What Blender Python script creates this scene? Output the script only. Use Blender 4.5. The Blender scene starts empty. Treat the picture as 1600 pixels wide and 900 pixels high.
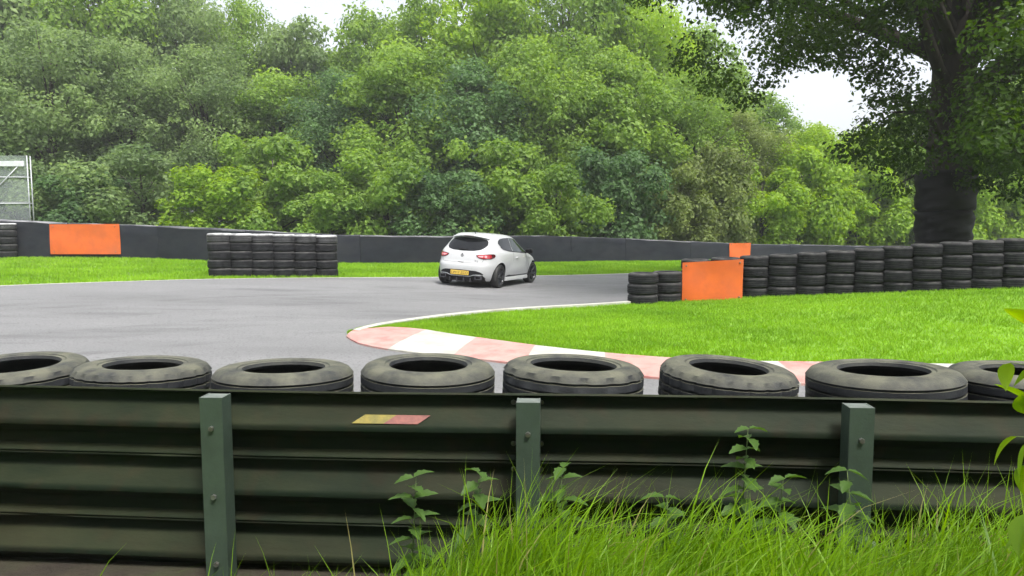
import bpy, bmesh, math, random
import numpy as np
from mathutils import Vector, Matrix

R = math.radians
scene = bpy.context.scene
C = scene.collection

# ------------------------------------------------------------------ camera
CAM = Vector((0.0, 0.0, 1.82))
F = 1155.0                                   # focal length in pixels of a 1600 px wide frame
PITCH = math.atan(105.0 / F)                 # looking slightly down
cam_d = bpy.data.cameras.new('camera')
cam_d.sensor_width = 36.0
cam_d.lens = 36.0 * F / 1600.0
cam_d.clip_start = 0.05
cam_d.clip_end = 2000.0
cam = bpy.data.objects.new('camera', cam_d)
cam.location = CAM
cam.rotation_euler = (math.pi / 2 - PITCH, 0, 0)
C.objects.link(cam)
scene.camera = cam

# ------------------------------------------------------------------ sky and sun (bright overcast)
SUN_EL, SUN_AZ = R(62), R(151)               # azimuth from +Y, towards +X
world = bpy.data.worlds.new('World')
scene.world = world
world.use_nodes = True
nt = world.node_tree
nt.nodes.clear()
sky = nt.nodes.new('ShaderNodeTexSky')
sky.sky_type = 'NISHITA'
sky.sun_disc = False
sky.sun_elevation = SUN_EL
sky.sun_rotation = SUN_AZ
sky.air_density = 1.0
sky.dust_density = 4.0
sky.ozone_density = 1.0
hsv = nt.nodes.new('ShaderNodeHueSaturation')
hsv.inputs['Saturation'].default_value = 0.30
bg = nt.nodes.new('ShaderNodeBackground')
bg.inputs['Strength'].default_value = 0.15
wo = nt.nodes.new('ShaderNodeOutputWorld')
nt.links.new(sky.outputs[0], hsv.inputs['Color'])
nt.links.new(hsv.outputs[0], bg.inputs['Color'])
nt.links.new(bg.outputs[0], wo.inputs['Surface'])

sun_d = bpy.data.lights.new('sun', 'SUN')
sun_d.energy = 1.9
sun_d.angle = R(14)
sun_d.color = (1.0, 0.96, 0.90)
sun = bpy.data.objects.new('sun', sun_d)
sdir = Vector((math.sin(SUN_AZ) * math.cos(SUN_EL), math.cos(SUN_AZ) * math.cos(SUN_EL), math.sin(SUN_EL)))
sun.rotation_euler = sdir.to_track_quat('Z', 'Y').to_euler()
sun.location = (0, 0, 60)
C.objects.link(sun)

scene.view_settings.view_transform = 'Standard'
scene.view_settings.look = 'None'
scene.view_settings.exposure = 1.1
scene.view_settings.gamma = 1.0
scene.view_settings.use_curve_mapping = False
scene.render.engine = 'CYCLES'
scene.cycles.max_bounces = 4
scene.cycles.diffuse_bounces = 2
scene.cycles.transmission_bounces = 3
scene.cycles.volume_bounces = 0
scene.cycles.transparent_max_bounces = 8
scene.cycles.use_denoising = True
scene.cycles.use_adaptive_sampling = True
scene.cycles.adaptive_threshold = 0.03

rng = np.random.default_rng(7)
random.seed(7)

# ------------------------------------------------------------------ helpers
def ss(a, b, x):
    t = np.clip((x - a) / (b - a), 0, 1)
    return t * t * (3 - 2 * t)

def gz(x, y):
    """height of the ground"""
    x = np.asarray(x, float); y = np.asarray(y, float)
    base = -0.38 * np.tanh((x + 0.5) / 6.0) * ss(9, 18, y)
    bump = 0.80 * ss(0, 13, x) * ss(8.5, 15, y) * (1 - ss(17.5, 25, y))
    bank = 0.50 * ss(-1.5, 0.35, x) * (1 - ss(2.55, 3.2, y)) + 0.03 * np.sin(x * 2.3 + 1) * (1 - ss(2.55, 3.2, y))
    wood = 0.8 * ss(46, 90, y)
    return base + bump + bank + wood

cp, sp = math.cos(PITCH), math.sin(PITCH)
def ray(px, py):
    u, v = (px - 800) / F, -(py - 450) / F
    return Vector((u, cp + v * sp, -sp + v * cp))
def at(px, py, Y):
    d = ray(px, py)
    return CAM + d * (Y / d.y)
def G(px, py):
    """ground point seen at a pixel of the photograph"""
    d = ray(px, py); t = 1.5; prev = t
    while t < 400:
        p = CAM + d * t
        if p.z < float(gz(p.x, p.y)): break
        prev = t; t *= 1.01
    for _ in range(30):
        m = (prev + t) / 2; p = CAM + d * m
        if p.z < float(gz(p.x, p.y)): t = m
        else: prev = m
    p = CAM + d * t
    return Vector((p.x, p.y, float(gz(p.x, p.y))))

def obj(name, me, m=None, parent=None):
    o = bpy.data.objects.new(name, me)
    C.objects.link(o)
    if m is not None and me is not None and len(me.materials) == 0:
        for k in (m if isinstance(m, (list, tuple)) else [m]): me.materials.append(k)
    if parent is not None: o.parent = parent
    return o
def tag(o, label=None, cat=None, group=None, kind=None):
    if label: o['label'] = label
    if cat: o['category'] = cat
    if group: o['group'] = group
    if kind: o['kind'] = kind
    return o
def thing(name, label, cat, loc=(0, 0, 0), rotz=0.0, group=None):
    o = bpy.data.objects.new(name, None)
    o.empty_display_size = 0.2
    C.objects.link(o)
    o.location = loc; o.rotation_euler = (0, 0, rotz)
    return tag(o, label, cat, group)
def mesh_np(name, v, f, smooth=False):
    v = np.asarray(v, np.float32); f = np.asarray(f, np.int32)
    me = bpy.data.meshes.new(name)
    n, k = f.shape
    me.vertices.add(len(v)); me.vertices.foreach_set('co', v.ravel())
    me.loops.add(n * k); me.loops.foreach_set('vertex_index', f.ravel())
    me.polygons.add(n); me.polygons.foreach_set('loop_start', np.arange(0, n * k, k, dtype=np.int32))
    me.polygons.foreach_set('use_smooth', np.full(n, smooth, bool))
    me.update(calc_edges=True)
    return me
def mesh_bm(name, bm, smooth=False, angle=None):
    bmesh.ops.recalc_face_normals(bm, faces=bm.faces)
    me = bpy.data.meshes.new(name); bm.to_mesh(me); bm.free()
    if smooth:
        for p in me.polygons: p.use_smooth = True
        if angle: me.set_sharp_from_angle(angle=R(angle))
    return me
def box(bm, x0, x1, y0, y1, z0, z1, M=None, bev=0.0):
    r = bmesh.ops.create_cube(bm, size=1.0)
    vs = r['verts']
    for v in vs:
        v.co = Vector((x0 + (v.co.x + .5) * (x1 - x0), y0 + (v.co.y + .5) * (y1 - y0), z0 + (v.co.z + .5) * (z1 - z0)))
    if bev > 0:
        es = list({e for v in vs for e in v.link_edges})
        r2 = bmesh.ops.bevel(bm, geom=es, offset=bev, segments=2, affect='EDGES', profile=.6)
        vs = list({v for f in r2['faces'] for v in f.verts} | {v for v in vs if v.is_valid})
    if M is not None:
        for v in vs: v.co = M @ v.co
    return vs
def tube(bm, pts, rads, seg=8, cap=True):
    pts = [Vector(p) for p in pts]
    rings = []
    ref = Vector((0.37, 0.91, 0.13)).normalized()
    for i, p in enumerate(pts):
        d = (pts[min(i + 1, len(pts) - 1)] - pts[max(i - 1, 0)]).normalized()
        a = d.cross(ref)
        if a.length < 1e-3: a = d.cross(Vector((1, 0, 0)))
        a.normalize(); b = d.cross(a)
        rings.append([bm.verts.new(p + (a * math.cos(2 * math.pi * k / seg) + b * math.sin(2 * math.pi * k / seg)) * rads[i]) for k in range(seg)])
    for i in range(len(rings) - 1):
        for k in range(seg):
            bm.faces.new((rings[i][k], rings[i][(k + 1) % seg], rings[i + 1][(k + 1) % seg], rings[i + 1][k]))
    if cap:
        bm.faces.new(rings[0][::-1]); bm.faces.new(rings[-1])
def lathe(prof, seg=40, closed=True):
    """profile of (r, z) revolved about z"""
    n = len(prof); v = []; f = []
    for k in range(seg):
        a = 2 * math.pi * k / seg
        for r, z in prof: v.append((r * math.cos(a), r * math.sin(a), z))
    for k in range(seg):
        for i in range(n if closed else n - 1):
            j = (i + 1) % n; k2 = (k + 1) % seg
            f.append((k * n + i, k2 * n + i, k2 * n + j, k * n + j))
    return v, f
def resample(pts, step=None, n=None):
    P = np.array([tuple(p)[:2] for p in pts], float)
    s = np.r_[0, np.cumsum(np.hypot(*np.diff(P, axis=0).T))]
    if n is None: n = max(2, int(round(s[-1] / step)) + 1)
    t = np.linspace(0, s[-1], n)
    # smooth (Catmull-Rom like) through cubic hermite on arclength
    d = np.gradient(P, s, axis=0)
    i = np.clip(np.searchsorted(s, t, side='right') - 1, 0, len(s) - 2)
    h = (s[i + 1] - s[i]); u = ((t - s[i]) / h)[:, None]; h = h[:, None]
    return ((2*u**3 - 3*u**2 + 1) * P[i] + (u**3 - 2*u**2 + u) * h * d[i] + (-2*u**3 + 3*u**2) * P[i+1] + (u**3 - u**2) * h * d[i+1])
def sheet(name, A, B, nt_, dz, m, smooth=True):
    """ground-hugging sheet between two polylines with equal counts"""
    A = np.asarray(A); B = np.asarray(B); n = len(A)
    t = np.linspace(0, 1, nt_)[None, :, None]
    P = A[:, None, :] * (1 - t) + B[:, None, :] * t
    z = gz(P[..., 0], P[..., 1]) + dz
    v = np.concatenate([P, z[..., None]], 2).reshape(-1, 3)
    i, j = np.meshgrid(np.arange(n - 1), np.arange(nt_ - 1), indexing='ij')
    a = (i * nt_ + j).ravel()
    f = np.stack([a, a + nt_, a + nt_ + 1, a + 1], 1)
    # upward winding
    p0, p1, p2 = v[f[0, 0]], v[f[0, 1]], v[f[0, 2]]
    if np.cross(p1 - p0, p2 - p1)[2] < 0: f = f[:, ::-1]
    return obj(name, mesh_np(name, v, f, smooth), m)

# ------------------------------------------------------------------ materials
def nodes(m):
    m.use_nodes = True
    n = m.node_tree; return n, n.nodes, n.links
def mat(name, c1, c2=None, scale=6.0, rough=0.7, bump=0.0, bscale=None, metal=0.0, spec=0.5, coat=0.0, top=None, topamt=0.8,
        stretch=(1, 1, 1), detail=6.0, contrast=(0.35, 0.65), coord='Object', c3=None, s3=0.6, rrange=0.0, grain=None, gscale=40.0):
    m = bpy.data.materials.new(name); t, N, L = nodes(m)
    b = N['Principled BSDF']
    b.inputs['Roughness'].default_value = rough
    b.inputs['Metallic'].default_value = metal
    b.inputs['Specular IOR Level'].default_value = spec
    b.inputs['Coat Weight'].default_value = coat
    b.inputs['Coat Roughness'].default_value = 0.06
    if c2 is None and top is None and bump == 0:
        b.inputs['Base Color'].default_value = (*c1, 1); return m
    tc = N.new('ShaderNodeTexCoord')
    mp = N.new('ShaderNodeMapping'); mp.inputs['Scale'].default_value = stretch
    L.new(tc.outputs[coord], mp.inputs[0])
    def noise(s, d=detail):
        n = N.new('ShaderNodeTexNoise'); n.inputs['Scale'].default_value = s; n.inputs['Detail'].default_value = d
        n.inputs['Roughness'].default_value = 0.62
        L.new(mp.outputs[0], n.inputs['Vector']); return n
    def mix(fac, a, bcol):
        x = N.new('ShaderNodeMix'); x.data_type = 'RGBA'
        L.new(fac, x.inputs['Factor'])
        if isinstance(a, tuple): x.inputs['A'].default_value = (*a, 1)
        else: L.new(a, x.inputs['A'])
        x.inputs['B'].default_value = (*bcol, 1)
        return x.outputs['Result']
    def ramp(src, lo, hi):
        r = N.new('ShaderNodeMapRange'); r.inputs[1].default_value = lo; r.inputs[2].default_value = hi
        L.new(src, r.inputs[0]); return r.outputs[0]
    col = c1
    n1 = noise(scale)
    if c2 is not None: col = mix(ramp(n1.outputs[0], *contrast), col, c2)
    if c3 is not None: col = mix(ramp(noise(s3).outputs[0], 0.45, 0.7), col, c3)
    if grain is not None:
        gn = N.new('ShaderNodeTexNoise'); gn.inputs['Scale'].default_value = gscale; gn.inputs['Detail'].default_value = 2
        L.new(tc.outputs[coord], gn.inputs['Vector']); col = mix(ramp(gn.outputs[0], 0.52, 0.72), col, grain)
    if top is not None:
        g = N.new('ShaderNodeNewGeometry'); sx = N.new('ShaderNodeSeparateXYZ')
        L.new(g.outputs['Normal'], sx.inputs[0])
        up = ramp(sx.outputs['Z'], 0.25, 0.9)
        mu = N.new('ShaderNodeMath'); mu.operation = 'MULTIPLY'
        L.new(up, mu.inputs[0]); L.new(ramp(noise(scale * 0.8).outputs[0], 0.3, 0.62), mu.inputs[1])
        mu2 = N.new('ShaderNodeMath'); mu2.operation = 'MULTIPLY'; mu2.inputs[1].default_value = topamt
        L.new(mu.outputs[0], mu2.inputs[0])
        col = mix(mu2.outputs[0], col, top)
    if isinstance(col, tuple): b.inputs['Base Color'].default_value = (*col, 1)
    else: L.new(col, b.inputs['Base Color'])
    if rrange:
        rr = N.new('ShaderNodeMapRange'); rr.inputs[3].default_value = rough - rrange; rr.inputs[4].default_value = rough + rrange
        L.new(noise(scale * 0.5).outputs[0], rr.inputs[0]); L.new(rr.outputs[0], b.inputs['Roughness'])
    if bump:
        bn = N.new('ShaderNodeBump'); bn.inputs['Strength'].default_value = bump; bn.inputs['Distance'].default_value = 0.02
        L.new(noise(bscale or scale * 4).outputs[0], bn.inputs['Height']); L.new(bn.outputs[0], b.inputs['Normal'])
    return m

def leafmat(name, dark, light, trans=0.4, rough=0.5, nscale=0.35, straw=None):
    """foliage: per-leaf tint, patch noise, light through the leaf"""
    m = bpy.data.materials.new(name); t, N, L = nodes(m)
    b = N['Principled BSDF']; b.inputs['Roughness'].default_value = rough
    b.inputs['Specular IOR Level'].default_value = 0.3
    at_ = N.new('ShaderNodeAttribute'); at_.attribute_name = 'tint'
    tc = N.new('ShaderNodeTexCoord'); n = N.new('ShaderNodeTexNoise')
    n.inputs['Scale'].default_value = nscale; n.inputs['Detail'].default_value = 3
    L.new(tc.outputs['Object'], n.inputs['Vector'])
    ad = N.new('ShaderNodeMath'); ad.operation = 'ADD'
    sc_ = N.new('ShaderNodeMath'); sc_.operation = 'MULTIPLY'; sc_.inputs[1].default_value = 0.75
    L.new(at_.outputs['Fac'], sc_.inputs[0])
    L.new(sc_.outputs[0], ad.inputs[0]); L.new(n.outputs[0], ad.inputs[1])
    mr = N.new('ShaderNodeMapRange'); mr.inputs[1].default_value = 0.40; mr.inputs[2].default_value = 1.25
    L.new(ad.outputs[0], mr.inputs[0])
    mx = N.new('ShaderNodeMix'); mx.data_type = 'RGBA'
    mx.inputs['A'].default_value = (*dark, 1); mx.inputs['B'].default_value = (*light, 1)
    L.new(mr.outputs[0], mx.inputs['Factor'])
    if straw is not None:
        sr = N.new('ShaderNodeMapRange'); sr.inputs[1].default_value = 0.90; sr.inputs[2].default_value = 0.93
        L.new(at_.outputs['Fac'], sr.inputs[0]); m2 = N.new('ShaderNodeMix'); m2.data_type = 'RGBA'
        L.new(sr.outputs[0], m2.inputs['Factor']); L.new(mx.outputs['Result'], m2.inputs['A']); m2.inputs['B'].default_value = (*straw, 1); mx = m2
    L.new(mx.outputs['Result'], b.inputs['Base Color'])
    tr = N.new('ShaderNodeBsdfTranslucent')
    hv = N.new('ShaderNodeHueSaturation'); hv.inputs['Saturation'].default_value = 1.15; hv.inputs['Value'].default_value = 1.5
    hv.inputs['Hue'].default_value = 0.49
    L.new(mx.outputs['Result'], hv.inputs['Color']); L.new(hv.outputs[0], tr.inputs['Color'])
    ms = N.new('ShaderNodeMixShader'); ms.inputs[0].default_value = trans
    L.new(b.outputs[0], ms.inputs[1]); L.new(tr.outputs[0], ms.inputs[2])
    L.new(ms.outputs[0], N['Material Output'].inputs['Surface'])
    return m

M = {}
M['soil'] = mat('verge ground', (0.10, 0.20, 0.016), (0.15, 0.27, 0.022), 1.3, 0.9, 0.5, 30, c3=(0.12, 0.19, 0.03), s3=0.4)
M['asphalt'] = mat('asphalt', (0.180, 0.181, 0.184), (0.214, 0.215, 0.218), 1.1, 0.72, 0.35, 120, c3=(0.15, 0.15, 0.153), s3=0.35, stretch=(0.28, 1.3, 1), rrange=0.1, detail=9, grain=(0.11, 0.11, 0.112), gscale=34)
M['infield'] = mat('infield ground', (0.13, 0.27, 0.014), (0.18, 0.34, 0.018), 1.0, 0.9, 0.4, 30)
M['blade'] = leafmat('mown grass', (0.14, 0.29, 0.012), (0.29, 0.50, 0.030), 0.40, 0.5, 0.45)
M['tallgrass'] = leafmat('tall grass', (0.07, 0.16, 0.007), (0.26, 0.46, 0.016), 0.5, 0.45, 1.3, straw=(0.34, 0.30, 0.12))
M['weedleaf'] = leafmat('weed leaf', (0.04, 0.09, 0.015), (0.09, 0.17, 0.03), 0.35, 0.5, 2.0)
M['sapleaf'] = leafmat('sapling leaf', (0.13, 0.24, 0.015), (0.24, 0.38, 0.03), 0.5, 0.35, 6.0)
M['white_paint'] = mat('worn white paint', (0.52, 0.51, 0.46), (0.40, 0.39, 0.35), 5, 0.6, 0.15, 60, contrast=(0.40, 0.7), c3=(0.34, 0.32, 0.28), s3=2.2)
M['red_paint'] = mat('worn red paint', (0.48, 0.19, 0.17), (0.54, 0.34, 0.30), 4, 0.6, 0.15, 60, c3=(0.38, 0.27, 0.24), s3=2.0)
M['concrete'] = mat('concrete', (0.30, 0.29, 0.27), (0.22, 0.215, 0.20), 3, 0.85, 0.3, 50)
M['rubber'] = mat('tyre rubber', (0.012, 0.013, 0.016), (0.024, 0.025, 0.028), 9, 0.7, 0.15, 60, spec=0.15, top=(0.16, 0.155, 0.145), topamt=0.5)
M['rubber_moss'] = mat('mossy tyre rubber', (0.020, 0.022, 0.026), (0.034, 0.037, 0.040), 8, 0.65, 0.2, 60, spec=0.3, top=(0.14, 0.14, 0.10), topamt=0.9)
M['rubber_white'] = mat('white topped rubber', (0.022, 0.023, 0.026), (0.034, 0.035, 0.038), 6, 0.6, 0.2, 50, top=(0.72, 0.73, 0.73), topamt=1.0)
M['belt'] = mat('conveyor belt rubber', (0.016, 0.018, 0.026), (0.026, 0.029, 0.038), 1.2, 0.65, 0.25, 6, top=(0.30, 0.30, 0.31), topamt=0.8, stretch=(1, 1, 2.5), c3=(0.034, 0.035, 0.042), s3=0.5, spec=0.1)  # pale upward faces paint in the wet reflection along the barrier top
M['orange'] = mat('orange sheet', (0.66, 0.125, 0.022), (0.58, 0.10, 0.018), 2.5, 0.5, 0.12, 7, contrast=(0.4, 0.7), c3=(0.52, 0.11, 0.03), s3=1.2)
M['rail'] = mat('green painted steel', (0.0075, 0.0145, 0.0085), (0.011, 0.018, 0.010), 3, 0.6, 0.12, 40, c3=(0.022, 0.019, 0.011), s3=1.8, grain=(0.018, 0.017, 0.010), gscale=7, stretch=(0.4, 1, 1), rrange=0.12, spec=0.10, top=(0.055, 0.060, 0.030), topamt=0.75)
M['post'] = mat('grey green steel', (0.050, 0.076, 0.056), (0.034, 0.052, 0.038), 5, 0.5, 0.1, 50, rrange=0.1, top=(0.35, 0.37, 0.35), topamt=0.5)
M['bolt'] = mat('galvanised bolt', (0.22, 0.23, 0.22), (0.12, 0.11, 0.09), 30, 0.45, metal=0.7)
M['bark'] = mat('bark', (0.030, 0.025, 0.019), (0.055, 0.046, 0.035), 3, 0.9, 0.9, 10, stretch=(1, 1, 0.25))
M['wrap'] = mat('black wrap', (0.007, 0.007, 0.009), (0.012, 0.012, 0.014), 2, 0.6, 0.5, 4, stretch=(1, 1, 3), spec=0.2)
M['steel'] = mat('scaffold steel', (0.42, 0.44, 0.45), (0.30, 0.32, 0.33), 4, 0.45, metal=0.4)
M['yellow'] = mat('yellow print', (0.24, 0.19, 0.02), (0.15, 0.13, 0.02), 30, 0.5)  # both sticker prints dimmed, the shade they sit in put into the colour
M['pinkred'] = mat('red print', (0.25, 0.08, 0.06), (0.16, 0.05, 0.04), 30, 0.5)

# foliage palettes
M['leaf_sage'] = leafmat('sage foliage', (0.085, 0.140, 0.060), (0.26, 0.36, 0.130), 0.5)
M['leaf_mid'] = leafmat('mid green foliage', (0.075, 0.150, 0.030), (0.28, 0.42, 0.080), 0.5)
M['leaf_dark'] = leafmat('blue green foliage', (0.050, 0.105, 0.042), (0.150, 0.260, 0.090), 0.45)
M['leaf_lime'] = leafmat('yellow green foliage', (0.12, 0.22, 0.018), (0.34, 0.50, 0.060), 0.52)
M['leaf_olive'] = leafmat('olive foliage', (0.09, 0.12, 0.038), (0.23, 0.30, 0.085), 0.45)
M['leaf_oak'] = leafmat('dark tree foliage', (0.011, 0.028, 0.006), (0.080, 0.150, 0.015), 0.48, nscale=0.22)  # leaf colours darkened to stand in for backlight on the big tree

# ------------------------------------------------------------------ ground
def grid_ground():
    xs = np.unique(np.concatenate([np.linspace(-300, -45, 14), np.arange(-45, 45.01, 0.5), np.linspace(45, 300, 14), np.arange(-4, 4.01, 0.25)]))
    ys = np.unique(np.concatenate([np.linspace(-60, -3, 8), np.arange(-3, 4.01, 0.2), np.arange(4, 60.01, 0.4), np.linspace(60, 320, 24)]))
    X, Y = np.meshgrid(xs, ys, indexing='ij')
    Z = gz(X, Y)
    v = np.stack([X, Y, Z], -1).reshape(-1, 3)
    n = len(ys)
    i, j = np.meshgrid(np.arange(len(xs) - 1), np.arange(n - 1), indexing='ij')
    a = (i * n + j).ravel()
    f = np.stack([a, a + n, a + n + 1, a + 1], 1)
    return tag(obj('ground', mesh_np('ground', v, f, True), M['soil']), 'grassy ground of the verges and the wood floor', kind='structure')
ground = grid_ground()

# far edge of the track, left to right
farpix = [(0, 447), (170, 441), (330, 436.5), (500, 434.5), (680, 433.5), (840, 431), (1000, 427), (1060, 425)]
far_edge = [(-34, -6), (-26, 4), (-19, 11)] + [tuple(G(*p))[:2] for p in farpix] + [(11.5, 33.5), (18, 36.5), (30, 40), (60, 46)]
FE = resample(far_edge, n=150)
NE = np.stack([np.linspace(-34, 60, 150), np.full(150, 4.75)], 1)
NE[:, 1] -= np.clip((-8 - NE[:, 0]) / 26, 0, 1) * 18
track = tag(sheet('track', FE, NE, 70, 0.012, M['asphalt']), 'worn pale grey asphalt race track sweeping round the bend', kind='structure')
# white line along the far edge of the track
def offset_line(P, d):
    P = np.asarray(P); t = np.gradient(P, axis=0); t /= np.linalg.norm(t, axis=1)[:, None]
    return P + np.stack([-t[:, 1], t[:, 0]], 1) * d
tl = sheet('edge_line', offset_line(FE, -0.05), offset_line(FE, -0.20), 2, 0.019, M['white_paint']); tl.parent = track

def markmat():
    m = bpy.data.materials.new('rubber marks'); t, N, L = nodes(m); b = N['Principled BSDF']; b.inputs['Base Color'].default_value = (.075, .075, .08, 1); b.inputs['Roughness'].default_value = .65
    tc = N.new('ShaderNodeTexCoord'); mp = N.new('ShaderNodeMapping'); mp.inputs['Scale'].default_value = (.3, 2.2, 1); n = N.new('ShaderNodeTexNoise'); n.inputs['Scale'].default_value = 1.4; n.inputs['Detail'].default_value = 8
    L.new(tc.outputs['Object'], mp.inputs[0]); L.new(mp.outputs[0], n.inputs['Vector'])
    r = N.new('ShaderNodeMapRange'); r.inputs[1].default_value = .45; r.inputs[2].default_value = .75; r.inputs[4].default_value = .2; L.new(n.outputs[0], r.inputs[0])
    tr = N.new('ShaderNodeBsdfTransparent'); mx = N.new('ShaderNodeMixShader'); L.new(r.outputs[0], mx.inputs[0]); L.new(tr.outputs[0], mx.inputs[1]); L.new(b.outputs[0], mx.inputs[2]); L.new(mx.outputs[0], N['Material Output'].inputs['Surface'])
    return m
MK = markmat()
for a_, b_, i0, i1 in ((2.6, 3.5, 20, 90), (4.4, 5.6, 24, 88), (3.9, 4.15, 30, 80), (6.6, 7.6, 22, 84), (8.6, 8.85, 20, 74)):
    sheet('rubber_mark', offset_line(FE, -a_)[i0:i1], offset_line(FE, -b_)[i0:i1], 3, 0.0165, MK).parent = track

# infield
inner_pix = [(548, 525), (575, 517), (620, 509), (700, 498), (830, 486.5), (960, 478.5)]
IE = [tuple(G(*p))[:2] for p in inner_pix] + [(4.6, 17.6), (8.0, 19.0), (14, 20.6), (26, 23.5)]
IE = resample(IE, n=90)
kin_pix = [(548, 526), (600, 519.5), (650, 522), (700, 530), (770, 540), (850, 551), (960, 563), (1100, 573), (1300, 577), (1600, 582)]
KI = [tuple(G(*p))[:2] for p in kin_pix] + [(12, 8.6), (26, 8.6)]
KI = resample(KI, n=90)
kout_pix = [(540, 528), (562, 540), (620, 551), (720, 562), (820, 573), (950, 587), (1100, 600), (1300, 605), (1600, 610)]
KO = [tuple(G(*p))[:2] for p in kout_pix] + [(11.9, 7.5), (26, 7.5)]
KO = resample(KO, n=90)
infield = tag(sheet('infield', IE, KI, 40, 0.035, M['infield']), 'bright green mown grass island inside the bend', kind='structure')

# raised white-topped edging along the far side of the island
def edging(name, line, w, h, z0, m, label):
    L_ = np.asarray(line); a = offset_line(L_, 0.0); b = offset_line(L_, w)
    v = []; f = []
    for i in range(len(L_)):
        for (p, hh) in ((a[i], -0.05), (a[i], h * 0.55), ((a[i] * .75 + b[i] * .25), h), (b[i], h * 0.9), (b[i], -0.05)):
            v.append((p[0], p[1], float(gz(p[0], p[1])) + z0 + hh))
    k = 5
    for i in range(len(L_) - 1):
        for j in range(k - 1):
            f.append((i * k + j, (i + 1) * k + j, (i + 1) * k + j + 1, i * k + j + 1))
    me = mesh_np(name, v, f, False)
    return tag(obj(name, me, m), label, kind='structure')
edging('edge_kerb', IE[:60], -0.14, 0.085, 0.02, M['white_paint'], 'low white-topped kerb along the far side of the grass island')

M['dirt_shade'] = mat('bare soil with painted shade', (0.022, 0.017, 0.011), (0.040, 0.032, 0.020), 4, 0.95, 0.6, 25, c3=(0.03, 0.045, 0.012), s3=1.2)  # soil colour made extra dark, holding the shade under the rail
xs_ = np.linspace(-7, 8, 60)
tag(sheet('soil_shade_strip', np.stack([xs_, 3.47 - 0.0655 * xs_ + 1.15], 1), np.stack([xs_, 3.47 - 0.0655 * xs_ - 0.75 + 0.1 * np.sin(xs_ * 2.1)], 1), 14, 0.008, M['dirt_shade']), 'dark bare soil with painted shade along the foot of the guardrail', kind='structure')

# red and white apex kerb, block by block
def kerb():
    root = tag(sheet('apex_kerb', KI, KO, 4, 0.016, M['concrete']), 'low kerb of red and white blocks round the near side of the grass island', kind='structure')
    pi, po = resample(KI, n=600), resample(KO, n=600)
    s = np.r_[0, np.cumsum(np.hypot(*np.diff((pi + po) / 2, axis=0).T))]
    nb = int(s[-1] / 1.05); cuts = np.linspace(0, s[-1], nb + 1)
    for q in range(nb):
        ids = np.linspace(np.searchsorted(s, cuts[q] + 0.008), min(599, np.searchsorted(s, cuts[q + 1] - 0.008)), 5).astype(int)
        v = []; f = []
        for i in ids:
            for t, h in ((0.0, -0.02), (0.0, 0.075), (0.35, 0.07), (0.7, 0.052), (1.0, 0.018), (1.0, -0.02)):
                p = pi[i] * (1 - t) + po[i] * t
                v.append((p[0], p[1], float(gz(p[0], p[1])) + 0.02 + h))
        for a in range(len(ids) - 1):
            for b in range(5):
                f.append((a * 6 + b, (a + 1) * 6 + b, (a + 1) * 6 + b + 1, a * 6 + b + 1))
        bm = bmesh.new(); vv = [bm.verts.new(c) for c in v]
        for q4 in f: bm.faces.new([vv[i] for i in q4])
        for e in (0, len(ids) - 1): bm.faces.new([vv[e * 6 + b] for b in range(6)])
        obj('kerb_block', mesh_bm('kerb_block', bm), M['red_paint'] if q % 2 == 0 else M['white_paint'], root)
kerb()

# ------------------------------------------------------------------ far barrier faced with black belting
def barrier():
    pix = [(-140, 401, 338), (0, 402, 343), (100, 402.5, 348), (200, 403.5, 351), (330, 408, 357), (440, 410.5, 363), (540, 412, 367), (700, 412, 369),
           (850, 410.5, 367.5), (960, 408.5, 371), (1060, 408, 376)]
    base = []; top = []
    for px, yb, yt in pix:
        g = G(px, yb); base.append((g.x, g.y)); top.append(at(px, yt, g.y).z)
    for px, Y, yt in ((1145, 42.5, 380), (1250, 45, 382), (1350, 47, 384), (1500, 49.5, 385), (1700, 52, 386)):
        p = at(px, yt, Y); base.append((p.x, p.y)); top.append(p.z)
    base = [(base[0][0] - 9, base[0][1] - 3.5)] + base; top = [top[0]] + top
    P = resample(base, n=121)
    B = np.array(base); s = np.r_[0, np.cumsum(np.hypot(*np.diff(B, axis=0).T))]
    T = np.interp(np.linspace(0, s[-1], 121), s, top)
    root = thing('belt_barrier', 'long black rubber-faced crash barrier along the far side of the track, below the trees', 'barrier', (P[0][0], P[0][1], 0))
    o = Vector((P[0][0], P[0][1], 0)); Q = offset_line(P, 0.75)
    per = 6
    for a in range(0, 120, per):
        ids = range(a, a + per + 1)
        bm = bmesh.new(); rows = []
        sag = rng.normal(0, 0.012); lean = rng.normal(0, 0.012)
        for k, i in enumerate(ids):
            p, q = P[i].copy(), Q[i]
            if k == 0: p = p + (P[i + 1] - P[i]) * 0.012
            if k == per: p = p + (P[i - 1] - P[i]) * 0.012
            n = (q - P[i]) / np.linalg.norm(q - P[i])
            g = float(gz(*P[i])); t = T[i] + sag + 0.012 * math.sin(i * 2.1) 
            ring = []
            for (off, zz) in ((0.0 + lean, g - 0.1), (-0.02 + lean, g + (t - g) * 0.35), (0.01 - lean, g + (t - g) * 0.7), (0.0 - lean, t - 0.05), (0.03, t - 0.008), (0.09, t), (0.72, t - 0.01), (0.75, t - 0.05), (0.75, g - 0.1)):
                c = p + n * off
                ring.append(bm.verts.new((c[0] - o.x, c[1] - o.y, zz)))
            rows.append(ring)
        for r0, r1 in zip(rows[:-1], rows[1:]):
            for j in range(8): bm.faces.new((r0[j], r1[j], r1[j + 1], r0[j + 1]))
        bm.faces.new(rows[0]); bm.faces.new(rows[-1])
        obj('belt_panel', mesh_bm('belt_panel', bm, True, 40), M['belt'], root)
    return P, T
BP, BT = barrier()
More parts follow.
